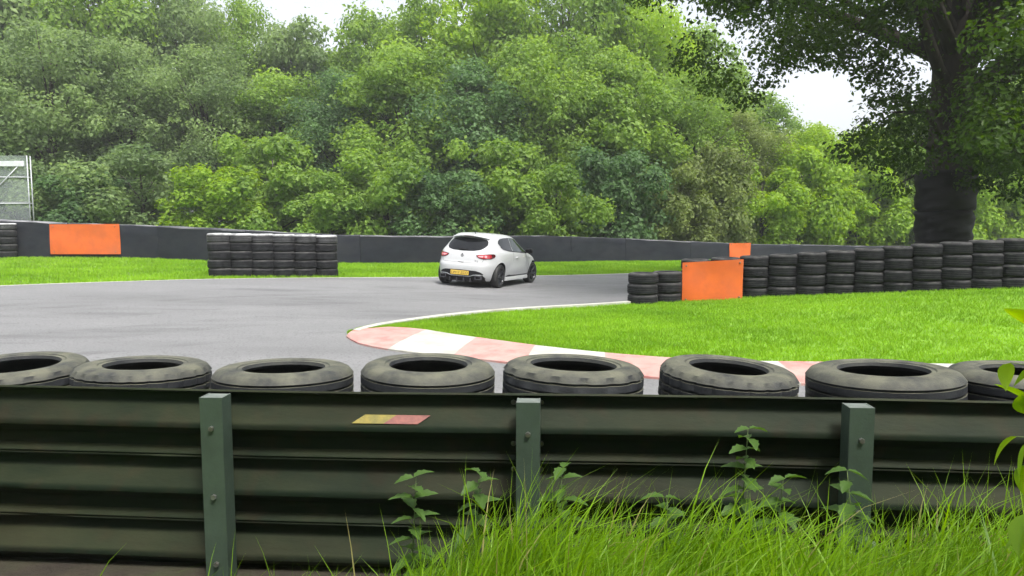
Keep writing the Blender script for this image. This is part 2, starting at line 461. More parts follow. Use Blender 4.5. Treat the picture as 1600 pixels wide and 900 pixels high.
def barrier_at(px):
    """front face of the far barrier on the line of sight at a pixel column"""
    d = ray(px, 380); best = None
    for i in range(len(BP) - 1):
        a, b = BP[i], BP[i + 1]
        fa, fb = a[0] * d.y - a[1] * d.x, b[0] * d.y - b[1] * d.x
        if fa * fb <= 0 and a[1] > 5:
            t = fa / (fa - fb); p = a + (b - a) * t
            if best is None or p[1] < best[0][1]: best = (p, BT[i] * (1 - t) + BT[i + 1] * t, (b - a) / np.linalg.norm(b - a))
    return best

# ------------------------------------------------------------------ orange panels
def orange_panel(p0, p1, z0a, z1a, z0b, z1b, label, wav=0.02, lift=0.05, straps=2):
    """sheet between two plan points, hung in front of a wall"""
    p0 = np.array(p0[:2]); p1 = np.array(p1[:2])
    d = (p1 - p0); w = np.linalg.norm(d); d /= w; nrm = np.array([d[1], -d[0]])
    root = thing('orange_panel', label, 'panel', (*((p0 + p1) / 2), min(z0a, z0b)))
    O = np.array([*((p0 + p1) / 2), min(z0a, z0b)])
    nx, nz = 16, 8; bm = bmesh.new(); fr = []; bk = []
    for i in range(nx + 1):
        u = i / nx
        for j in range(nz + 1):
            t = j / nz
            off = lift + wav * math.sin(u * 9.0 + 0.6) * (0.4 + 0.6 * (1 - t)) + 0.012 * math.sin(t * 5 + u * 3) + 0.03 * (1 - (2 * u - 1) ** 2)
            c = p0 + d * (w * u) + nrm * off
            z = (z0a * (1 - u) + z0b * u) * (1 - t) + (z1a * (1 - u) + z1b * u) * t
            fr.append(bm.verts.new((c[0] - O[0], c[1] - O[1], z - O[2])))
            c = c - nrm * 0.012
            bk.append(bm.verts.new((c[0] - O[0], c[1] - O[1], z - O[2])))
    k = nz + 1
    for i in range(nx):
        for j in range(nz):
            a = i * k + j
            bm.faces.new((fr[a], fr[a + k], fr[a + k + 1], fr[a + 1]))
            bm.faces.new((bk[a], bk[a + 1], bk[a + k + 1], bk[a + k]))
    for i in range(nx):
        for j in (0, nz):
            a = i * k + j; bm.faces.new((fr[a], fr[a + k], bk[a + k], bk[a]))
    for j in range(nz):
        for i in (0, nx):
            a = i * k + j; bm.faces.new((fr[a], fr[a + 1], bk[a + 1], bk[a]))
    obj('sheet', mesh_bm('sheet', bm, True, 40), M['orange'], root)
    for u in (0.06, 0.94):
        for t in (0.08, 0.92):
            c = p0 + d * (w * u) + nrm * (lift + 0.04)
            z = (z0a * (1 - u) + z0b * u) * (1 - t) + (z1a * (1 - u) + z1b * u) * t
            bm = bmesh.new()
            bmesh.ops.create_uvsphere(bm, u_segments=8, v_segments=5, radius=0.022)
            obj('fixing', mesh_bm('fixing', bm, True), M['bolt'], root).location = (c[0] - O[0], c[1] - O[1], z - O[2])
    return root
b0, b1 = barrier_at(80), barrier_at(189)
orange_panel(b0[0], b1[0], at(80, 397, b0[0][1]).z, at(80, 350.5, b0[0][1]).z, at(189, 397, b1[0][1]).z, at(189, 350, b1[0][1]).z,
             'wide orange panel fixed to the far black barrier at the left')
b0, b1 = barrier_at(1139), barrier_at(1172)
orange_panel(b0[0], b1[0], at(1139, 406, b0[0][1]).z, at(1139, 380, b0[0][1]).z, at(1172, 406, b1[0][1]).z, at(1172, 379.5, b1[0][1]).z,
             'small distant orange panel on the far barrier, seen above the big orange panel')

# ------------------------------------------------------------------ tyres
def tyre_mesh(name, ro, ri, hw, m, seg=40, tread_kind='rib'):
    s = ro - ri
    prof = [(ri + .10 * s, hw * .62), (ri, hw * .78), (ri + .04 * s, hw * .93), (ri + .16 * s, hw * .93), (ri + .2 * s, hw * .985), (ri + .42 * s, hw), (ri + .46 * s, hw * 1.015), (ri + .52 * s, hw),
            (ri + .70 * s, hw * .96), (ri + .86 * s, hw * .86), (ri + .955 * s, hw * .70)]
    tread = []
    gd = 0.012
    for (z0, z1) in ((.62, .50), (.22, .10)):
        tread += [(ro, hw * z0), (ro - gd, hw * (z0 - .02)), (ro - gd, hw * (z1 + .02)), (ro, hw * z1)]
    up = prof + tread
    dn = [(r, -z) for r, z in up[::-1]]
    inner = [(ri + .10 * s, -hw * .62), (ri + .62 * s, -hw * .72), (ri + .82 * s, -hw * .3), (ri + .82 * s, hw * .3), (ri + .62 * s, hw * .72)]
    v, f = lathe(up + dn[:-1] + inner, seg)
    n_ = len(up + dn[:-1] + inner)
    if tread_kind != 'rib':                      # cross cuts in the tread shoulder
        w_ = []
        for q, (x, y, z) in enumerate(v):
            k = q // n_; r = math.hypot(x, y)
            cut = (k % 4 == 0) if tread_kind == 'block' else (k % 6 < 2)
            if r > ro - .02 and abs(z) > hw * (.05 if tread_kind == 'block' else .4) and cut: x, y = x * (r - .011) / r, y * (r - .011) / r
            w_.append((x, y, z))
        v = w_
    me = mesh_np(name, v, [q[::-1] for q in f], True)
    me.set_sharp_from_angle(angle=R(38))
    me.materials.append(m)
    return me
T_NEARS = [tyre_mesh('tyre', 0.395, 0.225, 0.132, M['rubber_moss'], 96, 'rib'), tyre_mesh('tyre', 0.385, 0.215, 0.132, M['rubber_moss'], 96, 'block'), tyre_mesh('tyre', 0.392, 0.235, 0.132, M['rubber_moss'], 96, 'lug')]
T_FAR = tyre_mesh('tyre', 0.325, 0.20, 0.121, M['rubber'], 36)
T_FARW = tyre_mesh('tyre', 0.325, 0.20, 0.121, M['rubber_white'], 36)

def tyre_stack(p, n, me, hw, label, group, top=None, jit=0.015, tilt=0.0, scale=1.0):
    root = thing('tyre_stack', label, 'tyre stack', p, random.uniform(0, 6.28), group)
    for k in range(n):
        o = obj('tyre', top if (top is not None and k == n - 1) else me, None, root)
        o.location = (random.uniform(-jit, jit), random.uniform(-jit, jit), hw * (2 * k + 1) * 1.01)
        o.rotation_euler = (random.gauss(0, tilt), random.gauss(0, tilt), random.uniform(0, 6.28))
        o.scale = (scale, scale, 1)
    return root

ORD = ['first', 'second', 'third', 'fourth', 'fifth', 'sixth', 'seventh', 'eighth', 'ninth', 'tenth', 'eleventh', 'twelfth', 'thirteenth', 'fourteenth', 'fifteenth', 'sixteenth', 'seventeenth', 'eighteenth', 'nineteenth', 'twentieth']

# row of mossy stacks right behind the guardrail
def rail_y(x): return 3.47 - 0.0655 * x          # plan line of the guardrail (front of the posts)
near_px = [-195, 20, 222, 441, 668, 897, 1140, 1385, 1615, 1850]
near_tops = [566, 566, 566, 571, 567, 566, 570, 574, 577, 580]
for i, (px, ty) in enumerate(zip(near_px, near_tops)):
    x = (px - 800) / F * 3.98
    y = rail_y(x) + 0.64 + random.uniform(-0.01, 0.015)
    x = (px - 800) / F * (y * cp + 0.06)
    ztop = at(px, ty, y).z
    g = float(gz(x, y))
    n = 4; hw = (ztop - g) / (2 * n * 1.01)
    vis = i - 1
    lab = ('mossy tyre stack behind the green guardrail, %s from the left edge of the picture' % ORD[vis]) if 0 <= vis < 8 else \
          ('mossy tyre stack behind the green guardrail, just outside the %s edge of the picture' % ('left' if vis < 0 else 'right'))
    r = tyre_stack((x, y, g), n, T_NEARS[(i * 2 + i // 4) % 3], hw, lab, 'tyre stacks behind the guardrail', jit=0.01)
    for c in r.children: k_ = random.uniform(.95, 1.015); c.scale = (k_, k_, hw / 0.132)
    t = r.children[-1]; t.rotation_euler[0] = random.gauss(0, 0.028); t.rotation_euler[1] = random.gauss(0, 0.028)

# tyre wall on the island
wall_base = [(1008, 478.5), (1046, 475.5)] + [(1092 + 46.2 * k, np.interp(1092 + 46.2 * k, [1060, 1157, 1300, 1400, 1500, 1600, 1700], [474, 468, 463.5, 460, 456.5, 453.5, 451])) for k in range(14)]
WALL = []
for i, (px, py) in enumerate(wall_base):
    g = G(px, py); g.y += 0.33; g.z = float(gz(g.x, g.y)); WALL.append(g.copy())
    n = 3 if i < 2 else 4
    if i < 2: lab = 'low black tyre stack of the island wall, %s from its left end' % ORD[i]
    elif i < 4: lab = 'black tyre stack hidden behind the big orange panel, %s one' % ('left' if i == 2 else 'right')
    else: lab = 'tall tyre stack of the island wall, %s to the right of the big orange panel' % ORD[i - 4]
    hw = 0.121 if i < 2 else 0.121 + 0.006 * ss(4, 12, i)
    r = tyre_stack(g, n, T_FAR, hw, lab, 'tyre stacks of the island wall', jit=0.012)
    for c in r.children: c.scale = (1.05, 1.05, hw / 0.121)
a, b = G(1064, 472.6), G(1158, 468.6)
pa, pb = at(1064, 410, a.y), at(1158, 404.5, b.y)
orange_panel((a.x, a.y - 0.03), (b.x, b.y - 0.03), a.z + 0.01, pa.z, b.z + 0.01, pb.z, 'big orange panel hung on the island tyre wall right of the white car', wav=0.02, lift=0.085)

# white-topped stacks at the far edge of the track, left of the car
cols = [(338 + 33.5 * q, 433.4) for q in range(6)]
for i, (px, py) in enumerate(cols):
    g = G(px, py); g.y += 0.33; g.z = float(gz(g.x, g.y))
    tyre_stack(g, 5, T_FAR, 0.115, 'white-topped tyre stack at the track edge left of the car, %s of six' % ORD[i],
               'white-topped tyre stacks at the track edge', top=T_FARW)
for i, px in enumerate((-22, 12)):
    bb = barrier_at(px)[0]; y = bb[1] - 0.45; x = bb[0] * y / bb[1]; g = float(gz(x, y))
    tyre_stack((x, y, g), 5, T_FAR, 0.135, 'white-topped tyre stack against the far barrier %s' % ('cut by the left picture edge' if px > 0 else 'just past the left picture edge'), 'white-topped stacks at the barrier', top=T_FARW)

# ------------------------------------------------------------------ guardrail seen from behind
def guardrail():
    dvec = Vector((1, -0.0655, 0)).normalized(); nvec = Vector((0.0655, 1, 0)).normalized()      # along, away from the camera
    rot = math.atan2(dvec.y, dvec.x)
    root = thing('guardrail', 'dark green three-beam steel guardrail with grey-green posts across the foreground', 'guardrail', (0, rail_y(0), 0), rot)
    # local frame: x along, y away, z up
    sl = 1.0 / dvec.x
    posts = [0.075 * sl + 1.555 * sl * k for k in range(-4, 5)]
    TOPZ = [at(300, 612, rail_y(-1.5) + .1).z, at(1345, 627, rail_y(1.6) + .1).z]
    def topz(x): return TOPZ[0] + (TOPZ[1] - TOPZ[0]) * (x + 1.5) / 3.1
    H = 0.349; PIT = 0.347
    # W profile seen from its back: two valleys away from us, one ridge towards us (offset y, height z)
    prof = [(.050, 0), (.044, .008), (.050, .018), (.080, .036), (.083, .050), (.083, .085), (.074, .098), (.010, .130), (0, .142), (0, .158), (.010, .172),
            (.072, .232), (.082, .246), (.083, .262), (.083, .280), (.074, .292), (.048, .300), (.042, .305), (.048, .312)]
    prof = [(y, z * 0.349 / 0.312) for y, z in prof]
    th = 0.004
    cuts = [posts[0] - .2, posts[2] + .12, posts[4] + .12, posts[6] + .12, posts[8] + .2]
    for row in range(3):
        for s_ in range(4):
            x0, x1 = cuts[s_] - (0.24 if s_ else 0), cuts[s_ + 1]
            lap = 0.005 * (s_ % 2)
            nx = 56; bm = bmesh.new(); fr = []; bk = []
            dents = [(random.uniform(x0, x1), random.uniform(0, .35), random.uniform(.05, .16), random.uniform(-.012, .010)) for _ in range(5)]
            def dent(x, z): return sum(d * math.exp(-((x - a) / w) ** 2 - ((z - b) / (w * .7)) ** 2) for a, b, w, d in dents)
            for i in range(nx + 1):
                x = x0 + (x1 - x0) * i / nx
                zt = topz(x) - row * PIT + 0.004 * math.sin(x * 1.7)
                yo = 0.108 + lap + 0.006 * row + 0.006 * math.sin(x * 1.1)
                fr.append([bm.verts.new((x, yo + y + dent(x, z), zt - H + z)) for y, z in prof])
                bk.append([bm.verts.new((x, yo + y + th + dent(x, z), zt - H + z)) for y, z in prof])
            k = len(prof)
            for i in range(nx):
                for j in range(k - 1):
                    bm.faces.new((fr[i][j], fr[i + 1][j], fr[i + 1][j + 1], fr[i][j + 1]))
                    bm.faces.new((bk[i][j], bk[i][j + 1], bk[i + 1][j + 1], bk[i + 1][j]))
                for j in (0, k - 1): bm.faces.new((fr[i][j], fr[i + 1][j], bk[i + 1][j], bk[i][j]))
            for i in (0, nx):
                for j in range(k - 1): bm.faces.new((fr[i][j], fr[i][j + 1], bk[i][j + 1], bk[i][j]))
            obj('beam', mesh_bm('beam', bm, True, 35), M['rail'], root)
    for s_ in range(1, 4):                       # bolted laps of the beams
        for row in range(3):
            for bx_ in (-.20, -.06):
                for bz in (.075, .265):
                    x = cuts[s_] + bx_; z = topz(x) - row * PIT - H + bz * .349 / .312
                    bm = bmesh.new(); bmesh.ops.create_uvsphere(bm, u_segments=8, v_segments=5, radius=.014)
                    bo_ = obj('bolt', mesh_bm('bolt', bm, True), M['bolt'], root); bo_.location = (x, .108 + .083 + .006 * row + .006 * math.sin(x * 1.1), z); bo_.scale = (1, .6, 1)
    # channel posts
    for x in posts:
        zt = topz(x) - 0.006
        bm = bmesh.new()
        g = float(gz(x, rail_y(x))) - 0.25
        box(bm, -0.057, 0.057, 0.0, 0.008, g, zt, bev=0.002)
        box(bm, -0.057, -0.049, 0.008, 0.102, g, zt - 0.001, bev=0.002)
        box(bm, 0.049, 0.057, 0.008, 0.102, g, zt - 0.001, bev=0.002)
        box(bm, -0.052, 0.052, 0.006, 0.100, zt - 0.010, zt - 0.003)
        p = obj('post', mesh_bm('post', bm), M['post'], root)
        p.location = (x, 0, 0); p.rotation_euler = (0, random.gauss(0, 0.006), 0)
        for row in range(3):
            z = zt - row * PIT - 0.155
            bm = bmesh.new()
            bmesh.ops.create_cone(bm, segments=6, radius1=0.014, radius2=0.013, depth=0.014, cap_ends=True, matrix=Matrix.Translation((0, -0.007, z)) @ Matrix.Rotation(R(90), 4, 'X'))
            obj('bolt', mesh_bm('bolt', bm), M['bolt'], p)
    # sticker, half yellow half red, on the top beam
    return root, topz, rot
rail, topz, rail_rot = guardrail()
def sticker():
    y0 = rail_y(-0.6) + 0.10
    a = at(545, 655, y0); b = at(668, 634, y0)
    # lies on the sloping upper face of the beam ridge
    zc = (a.z + b.z) / 2
    root = thing('sticker', 'small smeared yellow and red sticker on the top beam of the guardrail', 'sticker', ((a.x + b.x) / 2, rail_y((a.x + b.x) / 2), zc), rail_rot)
    ztop = topz((a.x + b.x) / 2) - 0.349
    def prof_y(z):
        zs = [q * 0.349 / 0.312 for q in (.130, .142, .158, .172, .232)]; ys = [.010, 0, 0, .010, .072]
        return float(np.interp(z, zs, ys))
    w = (b.x - a.x)
    for name, u0, u1, m in (('yellow_half', -0.5, -0.02, M['yellow']), ('red_half', -0.02, 0.5, M['pinkred'])):
        bm = bmesh.new(); A = []
        nx, nz = 10, 6
        for i in range(nx + 1):
            u = u0 + (u1 - u0) * i / nx
            for j in range(nz + 1):
                z = 0.195 + 0.036 * j / nz
                x = u * w * (0.85) + (j / nz - .5) * 0.06
                yy = 0.108 + prof_y(z) - 0.0045 + 0.006 * math.sin(x * 1.1)
                A.append(bm.verts.new((x, yy, ztop + z - zc)))
        k = nz + 1
        for i in range(nx):
            for j in range(nz):
                q = i * k + j; bm.faces.new((A[q], A[q + k], A[q + k + 1], A[q + 1]))
        r = bmesh.ops.extrude_face_region(bm, geom=list(bm.faces))
        for v in r['geom']:
            if isinstance(v, bmesh.types.BMVert): v.co.y += 0.003
        obj(name, mesh_bm(name, bm), m, root)
sticker()


# ------------------------------------------------------------------ car
def build_car():
    paint = mat('white car paint', (0.49, 0.50, 0.51), rough=0.35, coat=0.3)
    dark = mat('black plastic', (0.010, 0.010, 0.012), (0.016, 0.016, 0.018), 40, 0.6, spec=0.25)
    glass = mat('tinted glass', (0.006, 0.007, 0.008), rough=0.06, spec=0.35)
    glass2 = mat('green tinted glass', (0.012, 0.022, 0.018), rough=0.05, spec=0.4)
    redm = mat('red lamp lens', (0.42, 0.010, 0.018), (0.30, 0.006, 0.012), 30, 0.12, coat=0.8)
    pinkm = mat('pale lamp lens', (0.75, 0.30, 0.32), rough=0.15, coat=0.8)
    smoke = mat('dark lamp edge', (0.06, 0.006, 0.010), rough=0.15, coat=0.8)
    silver = mat('satin silver', (0.42, 0.44, 0.46), rough=0.35, metal=0.6)
    grey = mat('dark exhaust metal', (0.10, 0.10, 0.115), rough=0.4, metal=0.6)
    platem = mat('yellow plate', (0.72, 0.50, 0.08), rough=0.4)
    ink = mat('plate letters', (0.09, 0.06, 0.02), rough=0.5)
    tyrem = mat('road tyre', (0.014, 0.014, 0.015), (0.022, 0.022, 0.022), 20, 0.6)
    rimm = mat('black alloy', (0.045, 0.047, 0.055), rough=0.35, metal=0.6, coat=0.3)
    chrome = mat('door handle paint', (0.78, 0.79, 0.80), rough=0.25, coat=0.8)

    TZ = [.16, .22, .32, .44, .54, .62, .665, .72, .78, .84, .90, .96, 1.04, 1.12, 1.20, 1.28, 1.34, 1.385, 1.415, 1.435]
    XR = [-1.90, -1.965, -2.015, -2.04, -2.045, -2.03, -1.995, -1.975, -1.962, -1.945, -1.925, -1.89, -1.80, -1.70, -1.60, -1.50, -1.42, -1.355, -1.27, -1.10]
    XF = [1.88, 1.97, 2.02, 2.04, 2.03, 2.00, 1.96, 1.90, 1.80, 1.62, 1.40, 1.20, 1.02, .86, .70, .53, .38, .22, .05, -.25]
    WW = [.775, .815, .845, .858, .864, .867, .868, .868, .866, .860, .846, .822, .778, .742, .706, .672, .644, .612, .565, .47]
    NN = [4.4, 4.4, 4.4, 4.4, 4.4, 4.4, 4.4, 4.4, 4.4, 4.4, 4.4, 4.4, 4.4, 4.4, 4.4, 4.4, 4.3, 4.0, 3.6, 3.2]
    zz = np.array(TZ)
    def cub(arr):
        arr = np.array(arr); d = np.gradient(arr, zz)
        def fn(z):
            z = min(max(z, zz[0]), zz[-1]); i = min(int(np.searchsorted(zz, z, side='right')) - 1, len(zz) - 2)
            h = zz[i+1] - zz[i]; u = (z - zz[i]) / h
            return float((2*u**3-3*u**2+1)*arr[i] + (u**3-2*u**2+u)*h*d[i]*.8 + (-2*u**3+3*u**2)*arr[i+1] + (u**3-u**2)*h*d[i+1]*.8)
        return fn
    xr, xf, ww, nn = cub(XR), cub(XF), cub(WW), cub(NN)
    AX = (-1.27, 1.32); WR = 0.318
    def bulge(x, z):
        return sum(a_ * math.exp(-((x - xa) / .45) ** 2) * math.exp(-((z - .62) / .22) ** 2) for xa, a_ in ((AX[0], .040), (AX[1], .038))) - 0.018 * math.exp(-((x - .05) / .7) ** 2) * math.exp(-((z - .48) / .14) ** 2)
    def side(x, z):
        a = (xf(z) - xr(z)) / 2; c = (xf(z) + xr(z)) / 2; n = nn(z)
        return ww(z) * max(0.0, 1 - min(1, abs((x - c) / a)) ** n) ** (1 / n) + bulge(x, z)
    def rear(y, z):
        a = (xf(z) - xr(z)) / 2; c = (xf(z) + xr(z)) / 2; n = nn(z)
        return c - a * max(0.0, 1 - min(1, abs(y / ww(z))) ** n) ** (1 / n)
    def front(y, z):
        a = (xf(z) - xr(z)) / 2; c = (xf(z) + xr(z)) / 2; n = nn(z)
        return c + a * max(0.0, 1 - min(1, abs(y / ww(z))) ** n) ** (1 / n)
    # position: rear right wheel and heading, on the sloping track
    root = thing('car', 'white three-door hot hatchback with black wheels driving away on the track', 'car')
    # --- body shell
    zs = list(np.linspace(.16, 1.34, 44)) + [1.36, 1.378, 1.395, 1.41, 1.423, 1.435]
    NT = 128; bm = bmesh.new(); rings = []
    for z in zs:
        a = (xf(z) - xr(z)) / 2; c = (xf(z) + xr(z)) / 2; n = nn(z); w = ww(z); ring = []
        for k in range(NT):
            th = 2 * math.pi * k / NT
            # more even spacing round the corners
            ct, st = math.cos(th), math.sin(th)
            q = (abs(ct) ** n + abs(st) ** n) ** (-1 / n)
            x = c + a * ct * q; y = w * st * q
            if abs(y) > .3: y += math.copysign(bulge(x, z) * min(1, (abs(y) - .3) / .3), y)
            ring.append(bm.verts.new((x, y, z)))
        rings.append(ring)
    # roof cap, slightly crowned
    last = rings[-1]; zc = zs[-1]
    cx = sum(v.co.x for v in last) / NT
    for s_, dz in ((.75, .008), (.45, .013), (.18, .0155)):
        ring = [bm.verts.new((cx + (v.co.x - cx) * s_, v.co.y * s_, zc + dz)) for v in last]; rings.append(ring)
    for r0, r1 in zip(rings[:-1], rings[1:]):
        for k in range(NT): bm.faces.new((r0[k], r0[(k + 1) % NT], r1[(k + 1) % NT], r1[k]))
    bm.faces.new(rings[0][::-1]); bm.faces.new(rings[-1])
    bme = mesh_bm('body', bm, True)
    bo = bpy.data.objects.new('body_tmp', bme); C.objects.link(bo)
    # wheel wells
    cb = bmesh.new()
    for xa in AX:
        for sy in (-1, 1):
            bmesh.ops.create_cone(cb, segments=40, radius1=.362, radius2=.362, depth=.46, cap_ends=True, matrix=Matrix.Translation((xa, sy * .77, WR + .012)) @ Matrix.Rotation(R(90), 4, 'X'))
    cme = mesh_bm('cut', cb); co = bpy.data.objects.new('cut_tmp', cme); C.objects.link(co)
    md = bo.modifiers.new('b', 'BOOLEAN'); md.operation = 'DIFFERENCE'; md.object = co; md.solver = 'EXACT'
    dg = bpy.context.evaluated_depsgraph_get()
    nme = bpy.data.meshes.new_from_object(bo.evaluated_get(dg)); nme.name = 'body'
    bpy.data.objects.remove(bo); bpy.data.objects.remove(co)
    nme.materials.clear(); nme.materials.append(paint); nme.materials.append(dark)
    for p in nme.polygons:
        c = p.center; well = any(math.hypot(c.x - xa, c.z - WR - .012) < .3635 and abs(c.y) > .52 for xa in AX)
        p.material_index = 1 if (well or c.z < .178) else 0
        p.use_smooth = True
    nme.set_sharp_from_angle(angle=R(32))
    body = obj('body', nme, None, root)

    def patch(name, m, cols, mapper, off, nv=8, parent=root, inset=.02):
        """cols: list of (u, v0, v1); mapper(u, v, off) -> point; gets a rim that reaches into the body"""
        bm = bmesh.new(); A = []
        for (u, v0, v1) in cols:
            A.append([bm.verts.new(mapper(u, v0 + (v1 - v0) * j / nv, off)) for j in range(nv + 1)])
        for i in range(len(A) - 1):
            for j in range(nv): bm.faces.new((A[i][j], A[i + 1][j], A[i + 1][j + 1], A[i][j + 1]))
        bd = [e for e in bm.edges if len(e.link_faces) == 1]
        # rim
        bb = [(c[0], c[1], c[2]) for c in cols]
        inner = {}
        for i, (u, v0, v1) in enumerate(cols):
            for j in range(nv + 1):
                if i in (0, len(cols) - 1) or j in (0, nv): inner[A[i][j]] = bm.verts.new(mapper(u, v0 + (v1 - v0) * j / nv, off - inset))
        for e in bd:
            a_, b_ = e.verts
            try: bm.faces.new((a_, b_, inner[b_], inner[a_]))
            except ValueError: pass
        bmesh.ops.remove_doubles(bm, verts=bm.verts, dist=1e-5)
        return obj(name, mesh_bm(name, bm, True, 40), m, parent)
    def lerp_cols(lo, hi, n=22):
        us = np.linspace(lo[0][0], lo[-1][0], n)
        l = np.interp(us, [p[0] for p in lo], [p[1] for p in lo]); h = np.interp(us, [p[0] for p in hi], [p[1] for p in hi])
        return list(zip(us, l, h))
    mr = lambda u, v, o: (rear(u, v) - o, u, v)
    mf = lambda u, v, o: (front(u, v) + o, u, v)
    def ms(sg): return lambda u, v, o: (u, sg * (side(u, v) + o), v)

    # rear window: wide, pinched at the ends
    lo = [(-.565, 1.13), (-.53, 1.06), (-.45, 1.01), (-.3, .98), (0, .97), (.3, .98), (.45, 1.01), (.53, 1.06), (.565, 1.13)]
    hi = [(-.565, 1.15), (-.54, 1.23), (-.47, 1.285), (-.3, 1.31), (0, 1.32), (.3, 1.31), (.47, 1.285), (.54, 1.23), (.565, 1.15)]
    patch('rear_window', glass, lerp_cols(lo, hi, 40), mr, .006, 10)
    # wiper at the bottom of the rear window
    bm = bmesh.new()
    box(bm, -0.01, 0.02, -.03, .26, -.012, .012, bev=.004)
    w_ = obj('rear_wiper', mesh_bm('rear_wiper', bm), dark, root); w_.location = (rear(.1, 1.0) - .018, -.12, 1.0); w_.rotation_euler = (R(4), 0, 0)
    # roof spoiler
    bm = bmesh.new(); T = []; Bt = []
    for i in range(25):
        y = -.535 + 1.07 * i / 24
        e = abs(y) / .535
        xt = -1.575 + .13 * e ** 3
        zt = 1.395 - .060 * e ** 2.2
        T.append([bm.verts.new(c) for c in ((-1.22, y * .97, zt + .018 - .01 * e), (-1.40, y, zt + .010), (xt + .02, y, zt - .010), (xt, y, zt - .024), (xt + .05, y, zt - .042), (-1.42, y * .97, zt - .075), (-1.22, y * .94, zt - .08))])
    for i in range(24):
        for j in range(7): bm.faces.new((T[i][j], T[i + 1][j], T[i + 1][(j + 1) % 7], T[i][(j + 1) % 7]))
    bm.faces.new(T[0]); bm.faces.new(T[-1])
    sp_ = obj('roof_spoiler', mesh_bm('roof_spoiler', bm, True, 40), paint, root)
    bm = bmesh.new(); box(bm, -.006, .006, -.14, .14, -.009, .009, bev=.003)
    obj('high_brake_light', mesh_bm('high_brake_light', bm), smoke, sp_).location = (-1.578, 0, 1.368)
    bm = bmesh.new(); tube(bm, [(-1.15, 0, 1.43), (-1.2, 0, 1.465), (-1.30, 0, 1.50)], [.016, .007, .004], 8)
    obj('antenna', mesh_bm('antenna', bm, True), dark, root)
    # side windows
    for sg in (-1, 1):
        lo = [(-1.16, 1.185), (-1.08, 1.10), (-.95, 1.045), (-.7, 1.01), (-.34, .985)]
        hi = [(-1.16, 1.20), (-1.10, 1.27), (-.98, 1.315), (-.7, 1.34), (-.34, 1.348)]
        patch('side_window', glass, lerp_cols(lo, hi, 18), ms(sg), .005, 8)
        lo = [(-.31, .982), (.2, .955), (.6, .94), (.82, .938)]
        hi = [(-.31, 1.350), (-.05, 1.345), (.12, 1.315), (.36, 1.20), (.58, 1.075), (.74, .985), (.82, .942)]
        patch('door_window', glass2, lerp_cols(lo, hi, 22), ms(sg), .005, 8)
        # window seal
        lo = [(-1.10, 1.085), (-.95, 1.027), (-.7, .99), (-.34, .966), (.2, .938), (.6, .922), (.84, .918)]
        patch('window_seal', dark, [(u, a_, a_ + .016) for u, a_, _ in lerp_cols(lo, lo, 26)], ms(sg), .007, 2)
        # door gaps
        patch('door_gap', dark, [(-.335, .28, .965), (-.327, .28, .965)], ms(sg), .0015, 16)
        patch('door_gap', dark, [(.905, .30, .88), (.913, .30, .88)], ms(sg), .0015, 16)
        # skirt: white sill, black strip and crease above it
        bm = bmesh.new(); S = []
        for i in range(15):
            x = -.86 + 1.78 * i / 14; y = side(x, .24)
            S.append([bm.verts.new((x, sg * yy, z)) for yy, z in ((y - .03, .285), (y + .028, .262), (y + .04, .235), (y + .036, .175), (y - .05, .165))])
        for i in range(14):
            for j in range(5): bm.faces.new((S[i][j], S[i + 1][j], S[i + 1][(j + 1) % 5], S[i][(j + 1) % 5]))
        bm.faces.new(S[0]); bm.faces.new(S[-1])
        obj('side_skirt', mesh_bm('side_skirt', bm, True, 30), paint, root)
        lo = [(-.84, .287), (.92, .287)]; hi = [(-.84, .300), (-.6, .335), (-.45, .318), (.92, .308)]
        patch('sill_strip', dark, lerp_cols(lo, hi, 16), ms(sg), .008, 2)
        # door handle
        bm = bmesh.new(); box(bm, -.11, .11, -.014, .014, -.016, .016, bev=.010)
        obj('door_handle', mesh_bm('door_handle', bm, True, 50), chrome, root).location = (-.10, sg * (side(-.10, .80) + .016), .80)
        # mirror
        bm = bmesh.new()
        bmesh.ops.create_uvsphere(bm, u_segments=18, v_segments=12, radius=1)
        for v in bm.verts:
            c = v.co; v.co = Vector((math.copysign(abs(c.x) ** .7, c.x) * .075, math.copysign(abs(c.y) ** .75, c.y) * .115, math.copysign(abs(c.z) ** .75, c.z) * .075))
        mo = obj('mirror', mesh_bm('mirror', bm, True), dark, root); mo.location = (.66, sg * .955, .985)
        bm = bmesh.new(); tube(bm, [(.70, sg * .80, .925), (.69, sg * .87, .94), (.67, sg * .93, .965)], [.03, .026, .03], 8)
        obj('mirror_arm', mesh_bm('mirror_arm', bm, True), dark, root)
        bm = bmesh.new(); box(bm, -.004, .004, -.085, .085, -.05, .05, bev=.003)
        obj('mirror_glass', mesh_bm('mirror_glass', bm), glass, mo).location = (-.070, 0, 0)
        # tail lamp: wraps round the corner, param along the corner
        def corner(u, v, o, sg=sg):
            # u: 0 inner rear end .. 1 outer side end, an angle round the plan corner
            z = v; a = (xf(z) - xr(z)) / 2; c = (xf(z) + xr(z)) / 2; n = nn(z); w = ww(z)
            y0 = .40; th0 = math.atan2(y0 / w, 1.0); th1 = math.atan2(1.0, .845)
            th = th0 + (th1 - th0) * u
            ct, st = math.cos(th), math.sin(th); q = (abs(ct) ** n + abs(st) ** n) ** (-1 / n)
            x = c - a * ct * q; y = w * st * q
            y += bulge(x, z) * min(1, max(0, (y - .3) / .3))
            nx_, ny_ = ct ** (n - 1) / a, st ** (n - 1) / w; l = math.hypot(nx_, ny_)
            return (x - o * nx_ / l, sg * (y + o * ny_ / l), z)
        lo = [(0, .862), (.06, .825), (.2, .79), (.5, .768), (.8, .785), (.93, .82), (1, .86)]
        hi = [(0, .872), (.1, .885), (.4, .902), (.75, .915), (.93, .915), (1, .905)]
        tl_ = patch('tail_light', smoke, lerp_cols(lo, hi, 26), corner, .008, 8)
